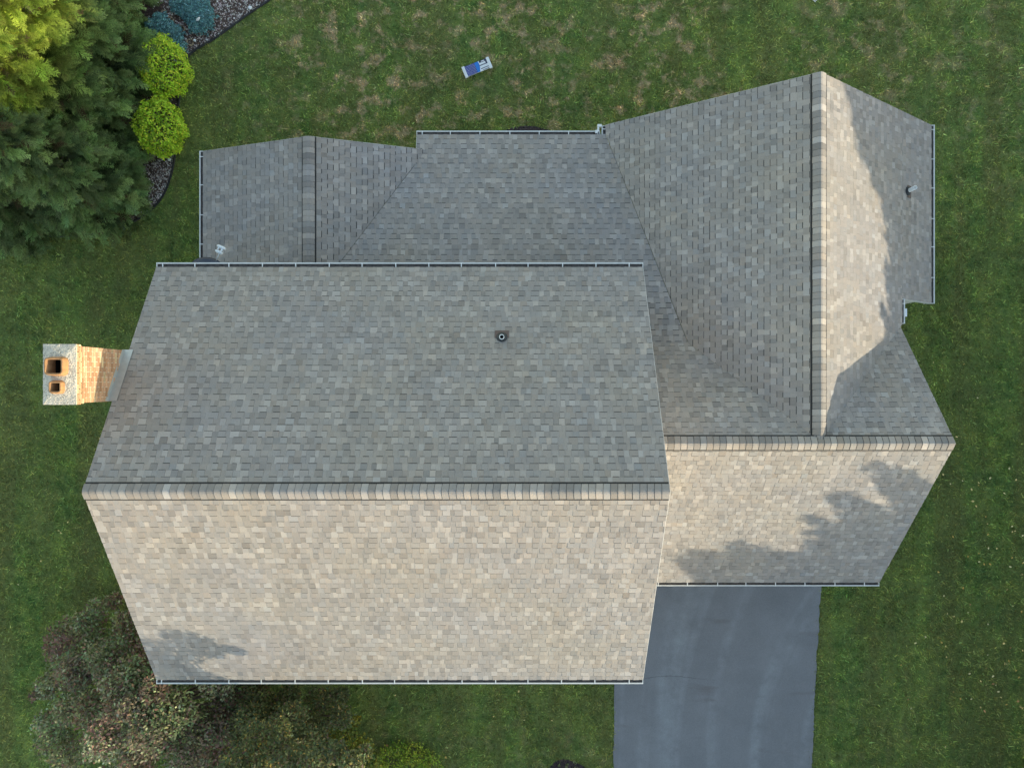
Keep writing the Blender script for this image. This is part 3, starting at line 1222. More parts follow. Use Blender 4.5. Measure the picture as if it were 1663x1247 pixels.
# corbelled top two bands stand out further than the shaft
brick_face('x', CH['x1'] + 0.045, 1, CH['y0'] - 0.03, CH['y1'] + 0.03, zc - 2 * course - 0.001, zc, 0.0, True, jb, 0.12)
brick_face('x', CH['x1'] + 0.022, 1, CH['y0'] - 0.015, CH['y1'] + 0.015, zc - 4 * course - 0.001, zc - 2 * course, 0.0, True, jb, 0.10)
brick_face('x', CH['x1'], 1, CH['y0'], CH['y1'], 5.55, zc - 4 * course, 0.0, True, jb)
for sgn, fy in ((-1, CH['y0']), (1, CH['y1'])):
    brick_face('y', fy + sgn * 0.03, sgn, CH['x0'] - 0.03, CH['x1'] - 0.08, zc - 2 * course - 0.001, zc, 0.0, False, jb, 0.09)
    brick_face('y', fy + sgn * 0.015, sgn, CH['x0'] - 0.015, CH['x1'] - 0.081, zc - 4 * course - 0.001, zc - 2 * course, 0.0, False, jb, 0.07)
    brick_face('y', fy, sgn, CH['x0'], CH['x1'] - 0.052, 0.1, zc - 4 * course, 0.0, False, jb)
brick_face('x', CH['x0'] - 0.03, -1, CH['y0'] + 0.06, CH['y1'] - 0.06, zc - 4 * course - 0.001, zc, 0.0, False, jb, 0.05)
brick_face('x', CH['x0'], -1, CH['y0'] + 0.052, CH['y1'] - 0.052, 0.1, zc - 4 * course, 0.0, False, jb)
tag(jb.build('brickwork', M['brick'], chim), None, None, None, 'stuff')
# crown slab, gently domed
cb = MB()
nx_, ny_ = 14, 22
cx0, cx1, cy0, cy1 = CH['x0'] - 0.035, CH['x1'] + 0.045, CH['y0'] - 0.032, CH['y1'] + 0.032
V = []
for j in range(ny_ + 1):
    for i in range(nx_ + 1):
        u, v = i / nx_, j / ny_
        edge = min(u, 1 - u, v * 1.6, (1 - v) * 1.6)
        V.append((cx0 + (cx1 - cx0) * u + random.uniform(-1, 1) * 0.003, cy0 + (cy1 - cy0) * v + random.uniform(-1, 1) * 0.003,
                  CH['zt'] + 0.035 * min(1, edge * 3.2) + random.uniform(-0.003, 0.003)))
FLUES = ((-8.86, -8.50, 0.17, 0.50, 0.17, 0.035, 0.07), (-8.80, -8.56, -0.17, 0.05, 0.13, 0.03, 0.05))
F = []
for j in range(ny_):
    for i in range(nx_):
        q = (j * (nx_ + 1) + i, j * (nx_ + 1) + i + 1, (j + 1) * (nx_ + 1) + i + 1, (j + 1) * (nx_ + 1) + i)
        mx = (min(V[k][0] for k in q), max(V[k][0] for k in q), min(V[k][1] for k in q), max(V[k][1] for k in q))
        if any(mx[1] > f[0] + 0.03 and mx[0] < f[1] - 0.03 and mx[3] > f[2] + 0.03 and mx[2] < f[3] - 0.03 for f in FLUES):
            continue        # open where the flues come through
        F.append(q)
cb.add(V, F)
for q0, q1 in (((cx0, cy0), (cx0 + 0.03, cy1)), ((cx1 - 0.03, cy0), (cx1, cy1)), ((cx0 + 0.03, cy0), (cx1 - 0.03, cy0 + 0.03)), ((cx0 + 0.03, cy1 - 0.03), (cx1 - 0.03, cy1))):
    cb.box((q0[0], q0[1], CH['zt'] - 0.034), (q1[0], q1[1], CH['zt'] - 0.006))
cb.build('chimney_crown', M['crown'], chim)


def flue(x0, x1, y0, y1, zt, th, rad):
    def ring(e, z):
        pts = []
        hx, hy = (x1 - x0) / 2 - e, (y1 - y0) / 2 - e
        r = max(rad - e, 0.01)
        for qx, qy, a0 in ((1, 1, 0), (-1, 1, 90), (-1, -1, 180), (1, -1, 270)):
            for k in range(5):
                a = R(a0 + 22.5 * k)
                pts.append(((x0 + x1) / 2 + qx * (hx - r) + r * math.cos(a), (y0 + y1) / 2 + qy * (hy - r) + r * math.sin(a), z))
        return pts
    n = 20
    V = ring(-0.02, CH['zt'] + 0.02) + ring(0, zt - 0.01) + ring(0.008, zt) + ring(th, zt - 0.003) + ring(th + 0.004, CH['zt'] - 0.12)
    F = [(i * n + k, i * n + (k + 1) % n, (i + 1) * n + (k + 1) % n, (i + 1) * n + k) for i in range(4) for k in range(n)]
    mb = MB()
    mb.add(V, F)
    f = mb.build('flue', M['clay'], chim, True)
    sb = MB()
    V = ring(th + 0.004, CH['zt'] - 0.1195) + ring(th + 0.012, CH['zt'] - 0.8)
    F = [(k, (k + 1) % n, (k + 1) % n + n, k + n) for k in range(n)] + [tuple(range(n, 2 * n))]
    sb.add(V, F)
    tag(sb.build('flue', M['soot'], chim), 'soot-black inside of the flue')


for f in FLUES:
    flue(f[0], f[1], f[2], f[3], CH['zt'] + f[4], f[5], f[6])
# sloped step flashing between the chimney and the roof edge
fb = MB()
a0, b0 = pl_mn.ab(0, CH['y1'] + 0.0)
a1, b1 = pl_mn.ab(0, CH['y0'] - 0.0)
axl, axr = pl_mn.ab(CH['x1'] - 0.0, 0)[0], pl_mn.ab(-8.215, 0)[0]
fb.prism([pl_mn.w(axl, b0, 0.020), pl_mn.w(axl, b1, 0.020), pl_mn.w(axr, b1, 0.020), pl_mn.w(axr, b0, 0.020)], pl_mn.N * 0.006)
fb.prism([pl_mn.w(axl + 0.003, b0, 0.026), pl_mn.w(axl + 0.003, b1, 0.026), pl_mn.w(axl + 0.003, b1, 0.026) + Vector((0, 0, 0.09)), pl_mn.w(axl + 0.003, b0, 0.026) + Vector((0, 0, 0.09))], Vector((0.004, 0, 0)))
fb.build('flashing', M['lead'], house)

# ------------------------------------------------------------------ satellite dish
dish_c = Vector((-7.34, 2.84, 4.42))
dish = thing('satellite_dish', 'dark satellite dish with white receiver arm tucked under the main gutter', 'satellite dish', (-7.28, 2.33, 3.9))
nrm = Vector((0.18, 0.62, 0.76)).normalized()
side = nrm.cross(Vector((0, 0, 1))).normalized()
upv = side.cross(nrm)
mb = MB()
V, F = [], []
NR, NA = 6, 28
for back in (0, 1):
    for i in range(NR + 1):
        rr = i / NR
        for k in range(NA):
            a = 2 * math.pi * k / NA
            V.append(dish_c + side * (0.36 * rr * math.cos(a)) + upv * (0.30 * rr * math.sin(a)) + nrm * (0.07 * (rr * rr - 1) - 0.006 * back))
o2 = (NR + 1) * NA
for i in range(NR):
    for k in range(NA):
        q = (i * NA + k, i * NA + (k + 1) % NA, (i + 1) * NA + (k + 1) % NA, (i + 1) * NA + k)
        F.append(q)
        F.append(tuple(v + o2 for v in q[::-1]))
for k in range(NA):
    F.append((NR * NA + k, NR * NA + (k + 1) % NA, NR * NA + (k + 1) % NA + o2, NR * NA + k + o2))
mb.add(V, F)
mb.build('reflector', M['dish'], dish, True)
mb = MB()
lnb = Vector(gp(357.5, 406, 4.35))
foot = dish_c - upv * 0.27 + side * 0.10 - nrm * 0.03
mb.tube([foot, foot * 0.5 + lnb * 0.5 + Vector((0, 0, -0.02)), lnb - Vector((0.01, 0.06, 0.0))], 0.021, 8)
mb.build('arm', M['lnb'], dish, True)
mb = MB()
d1 = Vector((0.85, -0.42, 0)).normalized()
d2 = Vector((-d1.y, d1.x, 0))
for off, hl in ((0.07, 0.11), (-0.06, 0.095)):
    c = lnb + d2 * off
    mb.tube([c - d1 * hl, c - d1 * hl * 0.6, c + d1 * hl * 0.6, c + d1 * hl], [0.022, 0.038, 0.038, 0.025], 10)
mb.prism([lnb - d1 * 0.06 - d2 * 0.05, lnb - d1 * 0.03 - d2 * 0.05, lnb - d1 * 0.03 + d2 * 0.05, lnb - d1 * 0.06 + d2 * 0.05], (0, 0, 0.03))
mb.prism([lnb + d1 * 0.03 - d2 * 0.08, lnb + d1 * 0.065 - d2 * 0.08, lnb + d1 * 0.065 + d2 * 0.05, lnb + d1 * 0.03 + d2 * 0.05], (0, 0, 0.03))
mb.build('receiver', M['lnb'], dish, True)
mb = MB()
mb.tube([dish_c - nrm * 0.07, dish_c - nrm * 0.16 + Vector((0, -0.05, -0.03)), Vector((-7.28, 2.42, 4.2)), Vector((-7.28, 2.40, 3.75)), Vector((-7.28, 2.30, 3.7))], 0.024, 8)
mb.build('mast', M['steel'], dish, True)

# ------------------------------------------------------------------ printed board on the lawn
bc = gp(774.5, 110, 0.12)
board = thing('printed_board', 'small blue and white board with star and stripe print on the lawn', 'board', (bc[0], bc[1], 0.0))
ang = R(22)
ux, uy = Vector((math.cos(ang), math.sin(ang), 0)), Vector((-math.sin(ang), math.cos(ang), 0))


def bw(a, b, z):
    return Vector((bc[0], bc[1], 0)) + ux * a + uy * b + Vector((0, 0, z))


def slab(name, a0, a1, b0, b1, z0, z1, mat, parent=board):
    mb = MB()
    mb.prism([bw(a0, b0, z0), bw(a1, b0, z0), bw(a1, b1, z0), bw(a0, b1, z0)], (0, 0, z1 - z0))
    return mb.build(name, mat, parent)


HB = 0.155
slab('panel', -0.36, 0.37, -HB, HB, 0.09, 0.118, M['paint'])
slab('end_rail', -0.43, -0.345, -HB - 0.015, HB + 0.02, 0.07, 0.135, M['paint'])
slab('end_rail', 0.355, 0.44, -HB - 0.02, HB + 0.015, 0.07, 0.135, M['paint'])
for a in (-0.39, 0.395):
    for b in (-0.12, 0.12):
        slab('leg', a - 0.025, a + 0.025, b - 0.025, b + 0.025, 0.0, 0.075, M['paint'])
slab('star_field', -0.343, -0.03, -HB + 0.002, HB + 0.002, 0.119, 0.122, M['navy'])
# bright band with a wavy right edge
mb = MB()
wav = [(0.07 + 0.03 * math.sin(3.2 * t - 0.6), -HB + 0.005 + (2 * HB - 0.005) * t) for t in np.linspace(0, 1, 12)]
mb.prism([bw(-0.03, -HB + 0.002, 0.119), *[bw(a, b, 0.119) for a, b in wav], bw(-0.03, HB, 0.119)], (0, 0, 0.0035))
mb.build('blue_band', M['blue'], board)
for (a0, a1, b0, b1) in ((0.12, 0.345, HB - 0.06, HB + 0.001), (0.10, 0.345, 0.005, 0.03), (0.10, 0.345, -0.095, -0.075), (0.15, 0.345, -HB + 0.012, -HB + 0.026), (0.30, 0.347, 0.005, 0.13)):
    slab('stripe', a0, a1, b0, b1, 0.119, 0.1215 if a0 != 0.30 else 0.1205, M['ink'])
slab('stripe', 0.18, 0.28, HB - 0.045, HB - 0.02, 0.122, 0.1235, M['paint'])
st = MB()
for r_ in range(7):
    for c_ in range(8):
        a = -0.325 + c_ * 0.037 + (0.018 if r_ % 2 else 0)
        b = -HB + 0.025 + r_ * 0.043
        if a > -0.045:
            continue
        rr = 0.0105
        pts = [bw(a + (rr if k % 2 == 0 else rr * 0.45) * math.cos(R(36 * k + 12)), b + (rr if k % 2 == 0 else rr * 0.45) * math.sin(R(36 * k + 12)), 0.1225) for k in range(10)]
        st.prism(pts, (0, 0, 0.0015))
tag(st.build('star_print', M['paint'], board), None, None, None, 'stuff')


# ------------------------------------------------------------------ vegetation helpers
def leaf_quads(P, size, cols, up=0.35, N=None):
    """rhombic leaves at P, random tilt biased upwards; returns V, F, C"""
    n = len(P)
    nr = rng.normal(0, 1, (n, 3))
    nr[:, 2] = abs(nr[:, 2]) + up
    if N is not None:
        nr += N
    nr /= np.linalg.norm(nr, axis=1, keepdims=True)
    t = rng.normal(0, 1, (n, 3))
    t -= nr * (t * nr).sum(1, keepdims=True)
    t /= np.linalg.norm(t, axis=1, keepdims=True)
    b = np.cross(nr, t)
    s = size * rng.uniform(0.65, 1.3, n)[:, None]
    V = np.stack([P - t * s, P + b * s * 0.52 + t * s * 0.1, P + t * s + nr * s * 0.12, P - b * s * 0.52 + t * s * 0.1], 1).reshape(-1, 3)
    F = np.arange(4 * n).reshape(-1, 4)
    return V, F, np.repeat(cols, 4, 0)


def blob_points(blobs, n, shell=0.45):
    blobs = np.array(blobs, float)
    w = blobs[:, 3] ** 1.5
    idx = rng.choice(len(blobs), n, p=w / w.sum())
    d = rng.normal(0, 1, (n, 3))
    d /= np.linalg.norm(d, axis=1, keepdims=True)
    r = rng.uniform(shell, 1, n) ** 0.6 * blobs[idx, 3] * (1 + rng.normal(0, 0.07, n))
    return blobs[idx, :3] + d * r[:, None] * np.array([1, 1, 0.85]), d, idx


def jitter_cols(base, n, k=0.2, hue=0.08):
    b = np.array(base)
    c = np.repeat(b[None], n, 0) if b.ndim == 1 else b
    v = np.clip(rng.normal(1, k, n), 0.4, 1.8)[:, None]
    return np.clip(c * v * (1 + rng.normal(0, hue, (n, 3))), 0.003, 0.9)


def branches(base, targets, r0, h_fork, mb):
    base = Vector(base)
    top = Vector((np.mean([t[0] for t in targets]), np.mean([t[1] for t in targets]), max(t[2] for t in targets)))
    trunk_top = base + Vector(((top.x - base.x) * 0.5, (top.y - base.y) * 0.5, h_fork))
    mb.tube([base - Vector((0, 0, 0.1)), base + (trunk_top - base) * 0.5 + Vector((0.05, -0.03, 0)), trunk_top], [r0 * 1.25, r0, r0 * 0.8], 8)
    for t in targets:
        t = Vector(t[:3])
        mid = trunk_top * 0.5 + t * 0.5 + Vector((random.uniform(-.2, .2), random.uniform(-.2, .2), -0.12 * (t - trunk_top).length))
        mb.tube([trunk_top - Vector((0, 0, 0.1)), mid, t], [r0 * 0.55, r0 * 0.32, r0 * 0.1], 6)


# ------------------------------------------------------------------ shade trees beyond the lawn
dh = np.array([SUN.x, SUN.y]) / math.hypot(SUN.x, SUN.y)
tv = np.array([-dh[1], dh[0]])
TT = SUN.z / math.hypot(SUN.x, SUN.y)


PROFILE = [(-23, 2.6), (-16, 2.8), (-12, 4.7), (-10, 4.6), (-8.5, 4.3), (-7, 3.9), (-5.5, 3.4), (-4.4, 2.6), (-3.5, 1.7), (-2.3, 1.5), (-1.75, 1.7),
           (-1.55, 2.4), (-1.2, 2.7), (-0.8, 2.55), (-0.4, 2.75), (-0.1, 2.4), (0.15, 2.15), (0.45, 2.3), (0.6, 2.75), (0.75, 2.5), (0.95, 2.9), (1.15, 3.4), (1.35, 2.75),
           (1.6, 3.4), (1.8, 4.05), (1.98, 3.5), (2.2, 2.9), (2.4, 3.2), (2.6, 3.9), (2.78, 4.4), (2.98, 4.2), (3.2, 3.7), (3.6, 3.5), (4.0, 3.8), (4.6, 3.4),
           (5.5, 3.15), (7.0, 3.2), (7.7, 3.25), (8.25, 3.35), (8.4, 3.9), (8.5, 3.5), (8.62, 4.3), (8.72, 3.75), (8.8, 4.4), (9.05, 4.35), (9.2, 4.75), (9.5, 4.55), (9.9, 4.95), (11, 5.1), (13, 5.3), (16, 5.2), (23, 4.6)]
PS, PE = [p[0] for p in PROFILE], [p[1] for p in PROFILE]


def shade_tree(s0, s1, L):
    """crown between s0 and s1 across the light, its top following the tree line"""
    sc = (s0 + s1) / 2
    base = dh * L + tv * sc
    blobs = []
    hw = (s1 - s0) / 2 + 0.15
    s = s0 - 0.1
    while s < s1 + 0.1:
        top = float(np.interp(s, PS, PE)) + L * TT
        if s > 4.4:
            top += 0.10 * math.sin(7.3 * s) + 0.09 * math.sin(19.0 * s + 1.0)
        z = top - 0.2
        r = 0.2
        while z > 0.4:
            dep = random.uniform(-0.5, 0.5) * min(1.6, hw * 1.2)
            q = base + tv * (s - sc + random.uniform(-0.06, 0.06)) + dh * dep
            blobs.append((q[0], q[1], z + dep * TT, r * random.uniform(0.9, 1.15)))
            z -= r * 0.95
            r = min(0.7, r * 1.18)
        s += 0.2
    top = max(b[2] for b in blobs)
    n = int(1900 * (s1 - s0) * top)
    P, d, idx = blob_points(blobs, n, 0.1)
    P = P[P[:, 2] > 0.15]
    c = jitter_cols((0.055, 0.085, 0.022), len(P), 0.25, 0.1)
    t = thing('shade_tree', 'tall leafy tree beyond the right and lower edges of the lawn', 'tree', (base[0], base[1], 0), 'shade trees beyond the lawn')
    V, F, C = leaf_quads(P, 0.085, c)
    mk_np('crown', V, F, M['leaf'], t, C)
    mb = MB()
    mb.tube([(base[0], base[1], -0.1), (base[0] + 0.05, base[1], top * 0.4), (base[0], base[1], top * 0.7)], [0.17, 0.12, 0.04], 8)
    mb.build('trunk', M['bark'], t, True)


cuts = [-22, -19, -16, -13, -10.4, -7.9, -5.6, -3.4, -1.5, 0.4, 2.1, 3.7, 5.6, 7.6, 9.6, 12, 15, 18, 21]
for k in range(len(cuts) - 1):
    shade_tree(cuts[k], cuts[k + 1], 20.6 + (0.7 if k % 2 else -0.4))


# ------------------------------------------------------------------ conifers
def spray_template():
    """one flat feathery spray along +x, length 1: thin pointed twigs with side tips"""
    T = []
    for i in range(7):
        u = 0.08 + 0.84 * i / 6
        for sgn in (-1, 1):
            ln = (0.40 * (1 - u) + 0.17) * random.uniform(0.8, 1.2)
            a = R(random.uniform(26, 44)) * sgn
            p = np.array([u, 0, 0])
            dr = np.array([math.cos(a), math.sin(a), random.uniform(-0.22, 0.18)])
            nn = np.array([-dr[1], dr[0], 0]) * 0.030
            T.append((p - nn, p + nn, p + dr * ln))
            for v in (0.3, 0.6):
                s2 = random.choice((-1, 1))
                a2 = a + R(random.uniform(24, 40)) * s2
                p2 = p + dr * ln * v
                d2 = np.array([math.cos(a2), math.sin(a2), random.uniform(-0.3, 0.25)])
                n2 = np.array([-d2[1], d2[0], 0]) * 0.020
                T.append((p2 - n2, p2 + n2, p2 + d2 * ln * 0.5))
    T.append((np.array([0, -0.02, 0]), np.array([0, 0.02, 0]), np.array([1.12, 0, -0.02])))
    return np.array(T).reshape(-1, 3)


SPRAYS = [spray_template() for _ in range(5)]


def conifer(name, label, base, hgt, r, n, seed_cols, zmin=0.15, lean=(0, 0)):
    base = np.array([base[0], base[1], 0.0])
    t = thing(name, label, 'tree', tuple(base), 'conifers in the corner bed')
    Vs, Cs = [], []
    bb = MB()
    nb = max(10, int(n / 2.6))
    k = 0
    for i in range(nb):
        z = zmin + (hgt - zmin - 0.1) * ((i + random.random()) / nb) ** 1.15
        rad = r * (1 - z / hgt) ** 0.62 * random.uniform(0.72, 1.1)
        a = i * 2.399 + random.uniform(-0.4, 0.4)
        rise = random.uniform(-0.05, 0.35)
        dirv = np.array([math.cos(a), math.sin(a), rise])
        ctr = base + np.array([lean[0] * z / hgt, lean[1] * z / hgt, z])
        tip = ctr + dirv * rad
        if i % 3 == 0:
            bb.tube([ctr, ctr + dirv * rad * 0.5 + np.array([0, 0, -0.03]), ctr + dirv * rad * 0.85], [0.02, 0.012, 0.005], 5)
        ns = int(22 * max(0.5, rad / r + 0.25))
        bk = random.choice((0.55, 0.8, 1.0, 1.2, 1.4))
        for j in range(ns):
            u = random.uniform(0.25, 1.0) ** 0.6
            p = ctr + dirv * rad * u + rng.normal(0, 0.06, 3)
            aa = a + random.gauss(0, 0.55)
            el = random.gauss(0.12, 0.28)
            L = random.uniform(0.28, 0.52) * (0.75 + 0.4 * (rad / r))
            X = np.array([math.cos(aa) * math.cos(el), math.sin(aa) * math.cos(el), math.sin(el)])
            upr = np.array([random.gauss(0, 0.45), random.gauss(0, 0.45), 1.0])
            Y = np.cross(upr, X)
            Y /= np.linalg.norm(Y)
            Z = np.cross(X, Y)
            dd = CAM_H - p[2]
            if p[0] / dd < -0.86 or p[1] / dd > 0.68:
                continue
            T = random.choice(SPRAYS) * L
            T = T.copy()
            T[:, 2] -= 0.25 * (T[:, 0] / L) ** 2 * L * random.uniform(0, 0.7)
            Vs.append(p + T[:, :1] * X + T[:, 1:2] * Y + T[:, 2:3] * Z)
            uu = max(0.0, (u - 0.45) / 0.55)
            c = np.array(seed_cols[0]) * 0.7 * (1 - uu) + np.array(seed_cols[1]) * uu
            if len(seed_cols) > 2:      # sunlight on the upper foliage, put into its colour
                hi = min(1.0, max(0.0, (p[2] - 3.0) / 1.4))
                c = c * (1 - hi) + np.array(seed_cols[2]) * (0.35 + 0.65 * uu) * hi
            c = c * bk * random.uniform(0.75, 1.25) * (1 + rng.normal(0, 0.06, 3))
            if random.random() < 0.025:
                c = np.array([0.13, 0.085, 0.04]) * random.uniform(0.7, 1.2)
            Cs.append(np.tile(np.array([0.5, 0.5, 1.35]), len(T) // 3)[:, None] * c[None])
    V = np.concatenate(Vs)
    C = np.concatenate(Cs)
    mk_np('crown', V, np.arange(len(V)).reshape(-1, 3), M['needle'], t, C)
    bb.tube([base - np.array([0, 0, 0.1]), base + np.array([lean[0] * .5, lean[1] * .5, hgt * 0.5]), base + np.array([lean[0], lean[1], hgt * 0.97])], [0.14, 0.09, 0.02], 8)
    bb.build('trunk', M['bark'], t, True)
    print(name, len(V) // 3)


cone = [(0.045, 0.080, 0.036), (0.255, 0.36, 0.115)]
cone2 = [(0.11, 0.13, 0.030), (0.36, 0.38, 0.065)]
tops = [(0.048, 0.082, 0.034), (0.255, 0.36, 0.11), (0.40, 0.50, 0.065)]  # last colour paints sunlight onto the upper foliage
conifer('conifer', 'dark green conifer at the lower corner of the bed, nearest the small back gable', gp(170, 305), 5.6, 1.5, 620, cone)
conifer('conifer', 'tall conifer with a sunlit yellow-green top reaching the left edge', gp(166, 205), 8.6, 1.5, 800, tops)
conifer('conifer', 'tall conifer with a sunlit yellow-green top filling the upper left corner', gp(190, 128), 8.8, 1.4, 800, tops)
conifer('conifer', 'dark green conifer at the top of the frame beside the blue shrubs', gp(178, 15), 6.2, 1.4, 560, cone)
conifer('conifer', 'dark green conifer touching the left edge above the side lawn', gp(62, 318), 5.2, 1.7, 420, cone)
conifer('conifer', 'conifer deep in the upper left corner, behind the sunlit ones', gp(96, 62), 6.0, 1.7, 460, cone)
conifer('conifer', 'conifer at the left edge between the sunlit top and the side lawn', gp(60, 175), 6.0, 1.6, 460, cone)


# ------------------------------------------------------------------ rounded golden shrubs
def globe(label, px, rx, ry, hz):
    c = gp(px[0], px[1], hz)
    t = thing('globe_shrub', label, 'shrub', (c[0], c[1], 0), 'rounded golden shrubs at the bed edge')
    n = 5200
    d = rng.normal(0, 1, (n, 3))
    d /= np.linalg.norm(d, axis=1, keepdims=True)
    lump = 1 + 0.11 * np.sin(d[:, 0] * 7 + 1) * np.sin(d[:, 1] * 6 + px[0]) + 0.05 * np.sin(d[:, 2] * 9 + d[:, 0] * 5)
    r = (rng.uniform(0.72, 1, n) ** 0.5) * lump + rng.normal(0, 0.035, n)
    P = np.array([c[0], c[1], hz * 0.72]) + d * r[:, None] * np.array([rx, ry, hz * 0.75])
    P[:, 2] = np.maximum(P[:, 2], 0.05)
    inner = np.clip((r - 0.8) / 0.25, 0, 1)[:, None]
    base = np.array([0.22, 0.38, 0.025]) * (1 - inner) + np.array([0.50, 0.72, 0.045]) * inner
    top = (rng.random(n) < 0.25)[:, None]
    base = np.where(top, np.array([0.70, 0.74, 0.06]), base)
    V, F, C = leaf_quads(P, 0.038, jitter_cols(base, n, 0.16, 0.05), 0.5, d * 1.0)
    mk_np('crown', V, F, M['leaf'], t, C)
    mb = MB()
    for k in range(7):
        a = k * 0.9
        mb.tube([(c[0] + 0.05 * math.cos(a), c[1] + 0.05 * math.sin(a), 0), (c[0] + rx * .5 * math.cos(a), c[1] + ry * .5 * math.sin(a), hz * 0.8)], [0.018, 0.006], 5)
    mb.build('stem', M['bark'], t)


globe('bright chartreuse rounded shrub, the one nearer the blue shrubs', (260, 103), 0.70, 0.84, 0.95)
globe('bright chartreuse rounded shrub, the one farther from the blue shrubs', (253, 202), 0.67, 0.84, 0.95)


# ------------------------------------------------------------------ low blue shrubs
def blue_shrub(label, lobes):
    Ps, Ns = [], []
    for px, py, r in lobes:
        c = gp(px, py)
        n = int(2600 * (r / 0.45) ** 2)
        a = rng.uniform(0, 2 * math.pi, n)
        rr = np.sqrt(rng.random(n)) * r * (1 + 0.16 * np.sin(5 * a + px) + 0.12 * np.sin(9 * a + py) + rng.normal(0, 0.06, n))
        z = 0.10 + 0.20 * np.sqrt(np.clip(1 - (rr / r) ** 2, 0, 1)) * rng.uniform(0.6, 1.05, n)
        Ps.append(np.stack([c[0] + rr * np.cos(a), c[1] + rr * np.sin(a), z], 1))
    P = np.concatenate(Ps)
    c0 = gp(lobes[0][0], lobes[0][1])
    t = thing('blue_shrub', label, 'shrub', (c0[0], c0[1], 0), 'low blue-green shrubs in the corner bed')
    n = len(P)
    V, F, C = leaf_quads(P, 0.030, jitter_cols((0.17, 0.34, 0.345), n, 0.38, 0.06), 0.3)
    mk_np('foliage', V, F, M['needle'], t, C)
    mb = MB()
    for px, py, r in lobes:
        c = gp(px, py)
        mb.tube([(c0[0], c0[1], 0.02), ((c0[0] + c[0]) / 2, (c0[1] + c[1]) / 2, 0.08), (c[0], c[1], 0.12)], [0.02, 0.014, 0.006], 5)
    mb.build('stem', M['bark'], t)


blue_shrub('larger low blue-green shrub with a white ornament on it', [(325, 30, 0.42), (298, 14, 0.30), (290, 10, 0.22), (330, 12, 0.30), (336, 45, 0.26), (322, 48, 0.24), (312, 22, 0.34), (340, 32, 0.26)])
blue_shrub('low blue-green shrub overlapping the upper chartreuse shrub', [(265, 47, 0.38), (250, 46, 0.22), (262, 35, 0.20), (280, 58, 0.32), (292, 72, 0.24), (299, 82, 0.16), (290, 58, 0.22)])

# stone chips and bark pieces in the bed
def chips(name, n, poly, test, base_cols, size, label, z0=0.014):
    xs = [p[0] for p in poly]
    ys = [p[1] for p in poly]
    P = np.stack([rng.uniform(min(xs), max(xs), n), rng.uniform(min(ys), max(ys), n)], 1)
    P = P[in_poly(P, poly)]
    P = P[test(P)]
    n = len(P)
    c = np.array(base_cols)[rng.integers(0, len(base_cols), n)]
    s = size * rng.uniform(0.5, 1.3, n)
    a = rng.uniform(0, 2 * math.pi, n)
    zz = z0 + s * 0.5
    ca, sa = np.cos(a) * s, np.sin(a) * s
    e = rng.uniform(0.45, 0.9, n)
    V = np.stack([np.stack([P[:, 0] + ca, P[:, 1] + sa, np.full(n, z0)], 1),
                  np.stack([P[:, 0] - sa * e, P[:, 1] + ca * e, np.full(n, z0)], 1),
                  np.stack([P[:, 0] - ca, P[:, 1] - sa, np.full(n, z0)], 1),
                  np.stack([P[:, 0] + sa * e, P[:, 1] - ca * e, np.full(n, z0)], 1),
                  np.stack([P[:, 0] + ca * 0.15, P[:, 1] + sa * 0.15, zz], 1)], 1).reshape(-1, 3)
    i = (np.arange(n) * 5)[:, None]
    F = np.concatenate([i + np.array([[0, 1, 4]]), i + np.array([[1, 2, 4]]), i + np.array([[2, 3, 4]]), i + np.array([[3, 0, 4]])])
    C = np.repeat(jitter_cols(c, n, 0.18, 0.04), 5, 0)
    tag(mk_np(name, V, F, M['chips'], None, C), label, 'mulch', None, 'stuff')


def stone_zone(P):
    x = (P[:, 0] / 21.5 * F_PX + CX)
    y = (-P[:, 1] / 21.5 * F_PX + CY)
    d = (x - 235) + (y * 0.3)
    keep = rng.random(len(P)) < np.clip((x - 225 - 0.25 * y) / 90, 0.12, 1)
    keep |= (y > 225)
    return keep & (x > 205)


chips('stone_chips', 42000, bed_poly, stone_zone, [(0.52, 0.43, 0.39), (0.38, 0.31, 0.28), (0.70, 0.63, 0.57), (0.25, 0.19, 0.165), (0.42, 0.36, 0.34)], 0.030, 'pale pinkish stone chips covering the corner bed')
chips('bark_chips', 16000, bed_poly, lambda P: P[:, 0] > -12.6, [(0.10, 0.055, 0.04), (0.07, 0.045, 0.035), (0.15, 0.09, 0.065)], 0.034, 'reddish brown bark pieces in the corner bed', 0.013)
chips('bark_chips', 5000, dark_bed, lambda P: P[:, 0] > -99, [(0.06, 0.045, 0.045), (0.09, 0.065, 0.06), (0.04, 0.03, 0.03)], 0.036, 'dark bark pieces against the back of the house')
chips('bark_chips', 1500, front_bed, lambda P: P[:, 0] > -99, [(0.04, 0.028, 0.03), (0.06, 0.04, 0.045), (0.025, 0.02, 0.022)], 0.034, 'dark bark pieces in the front lawn ring')


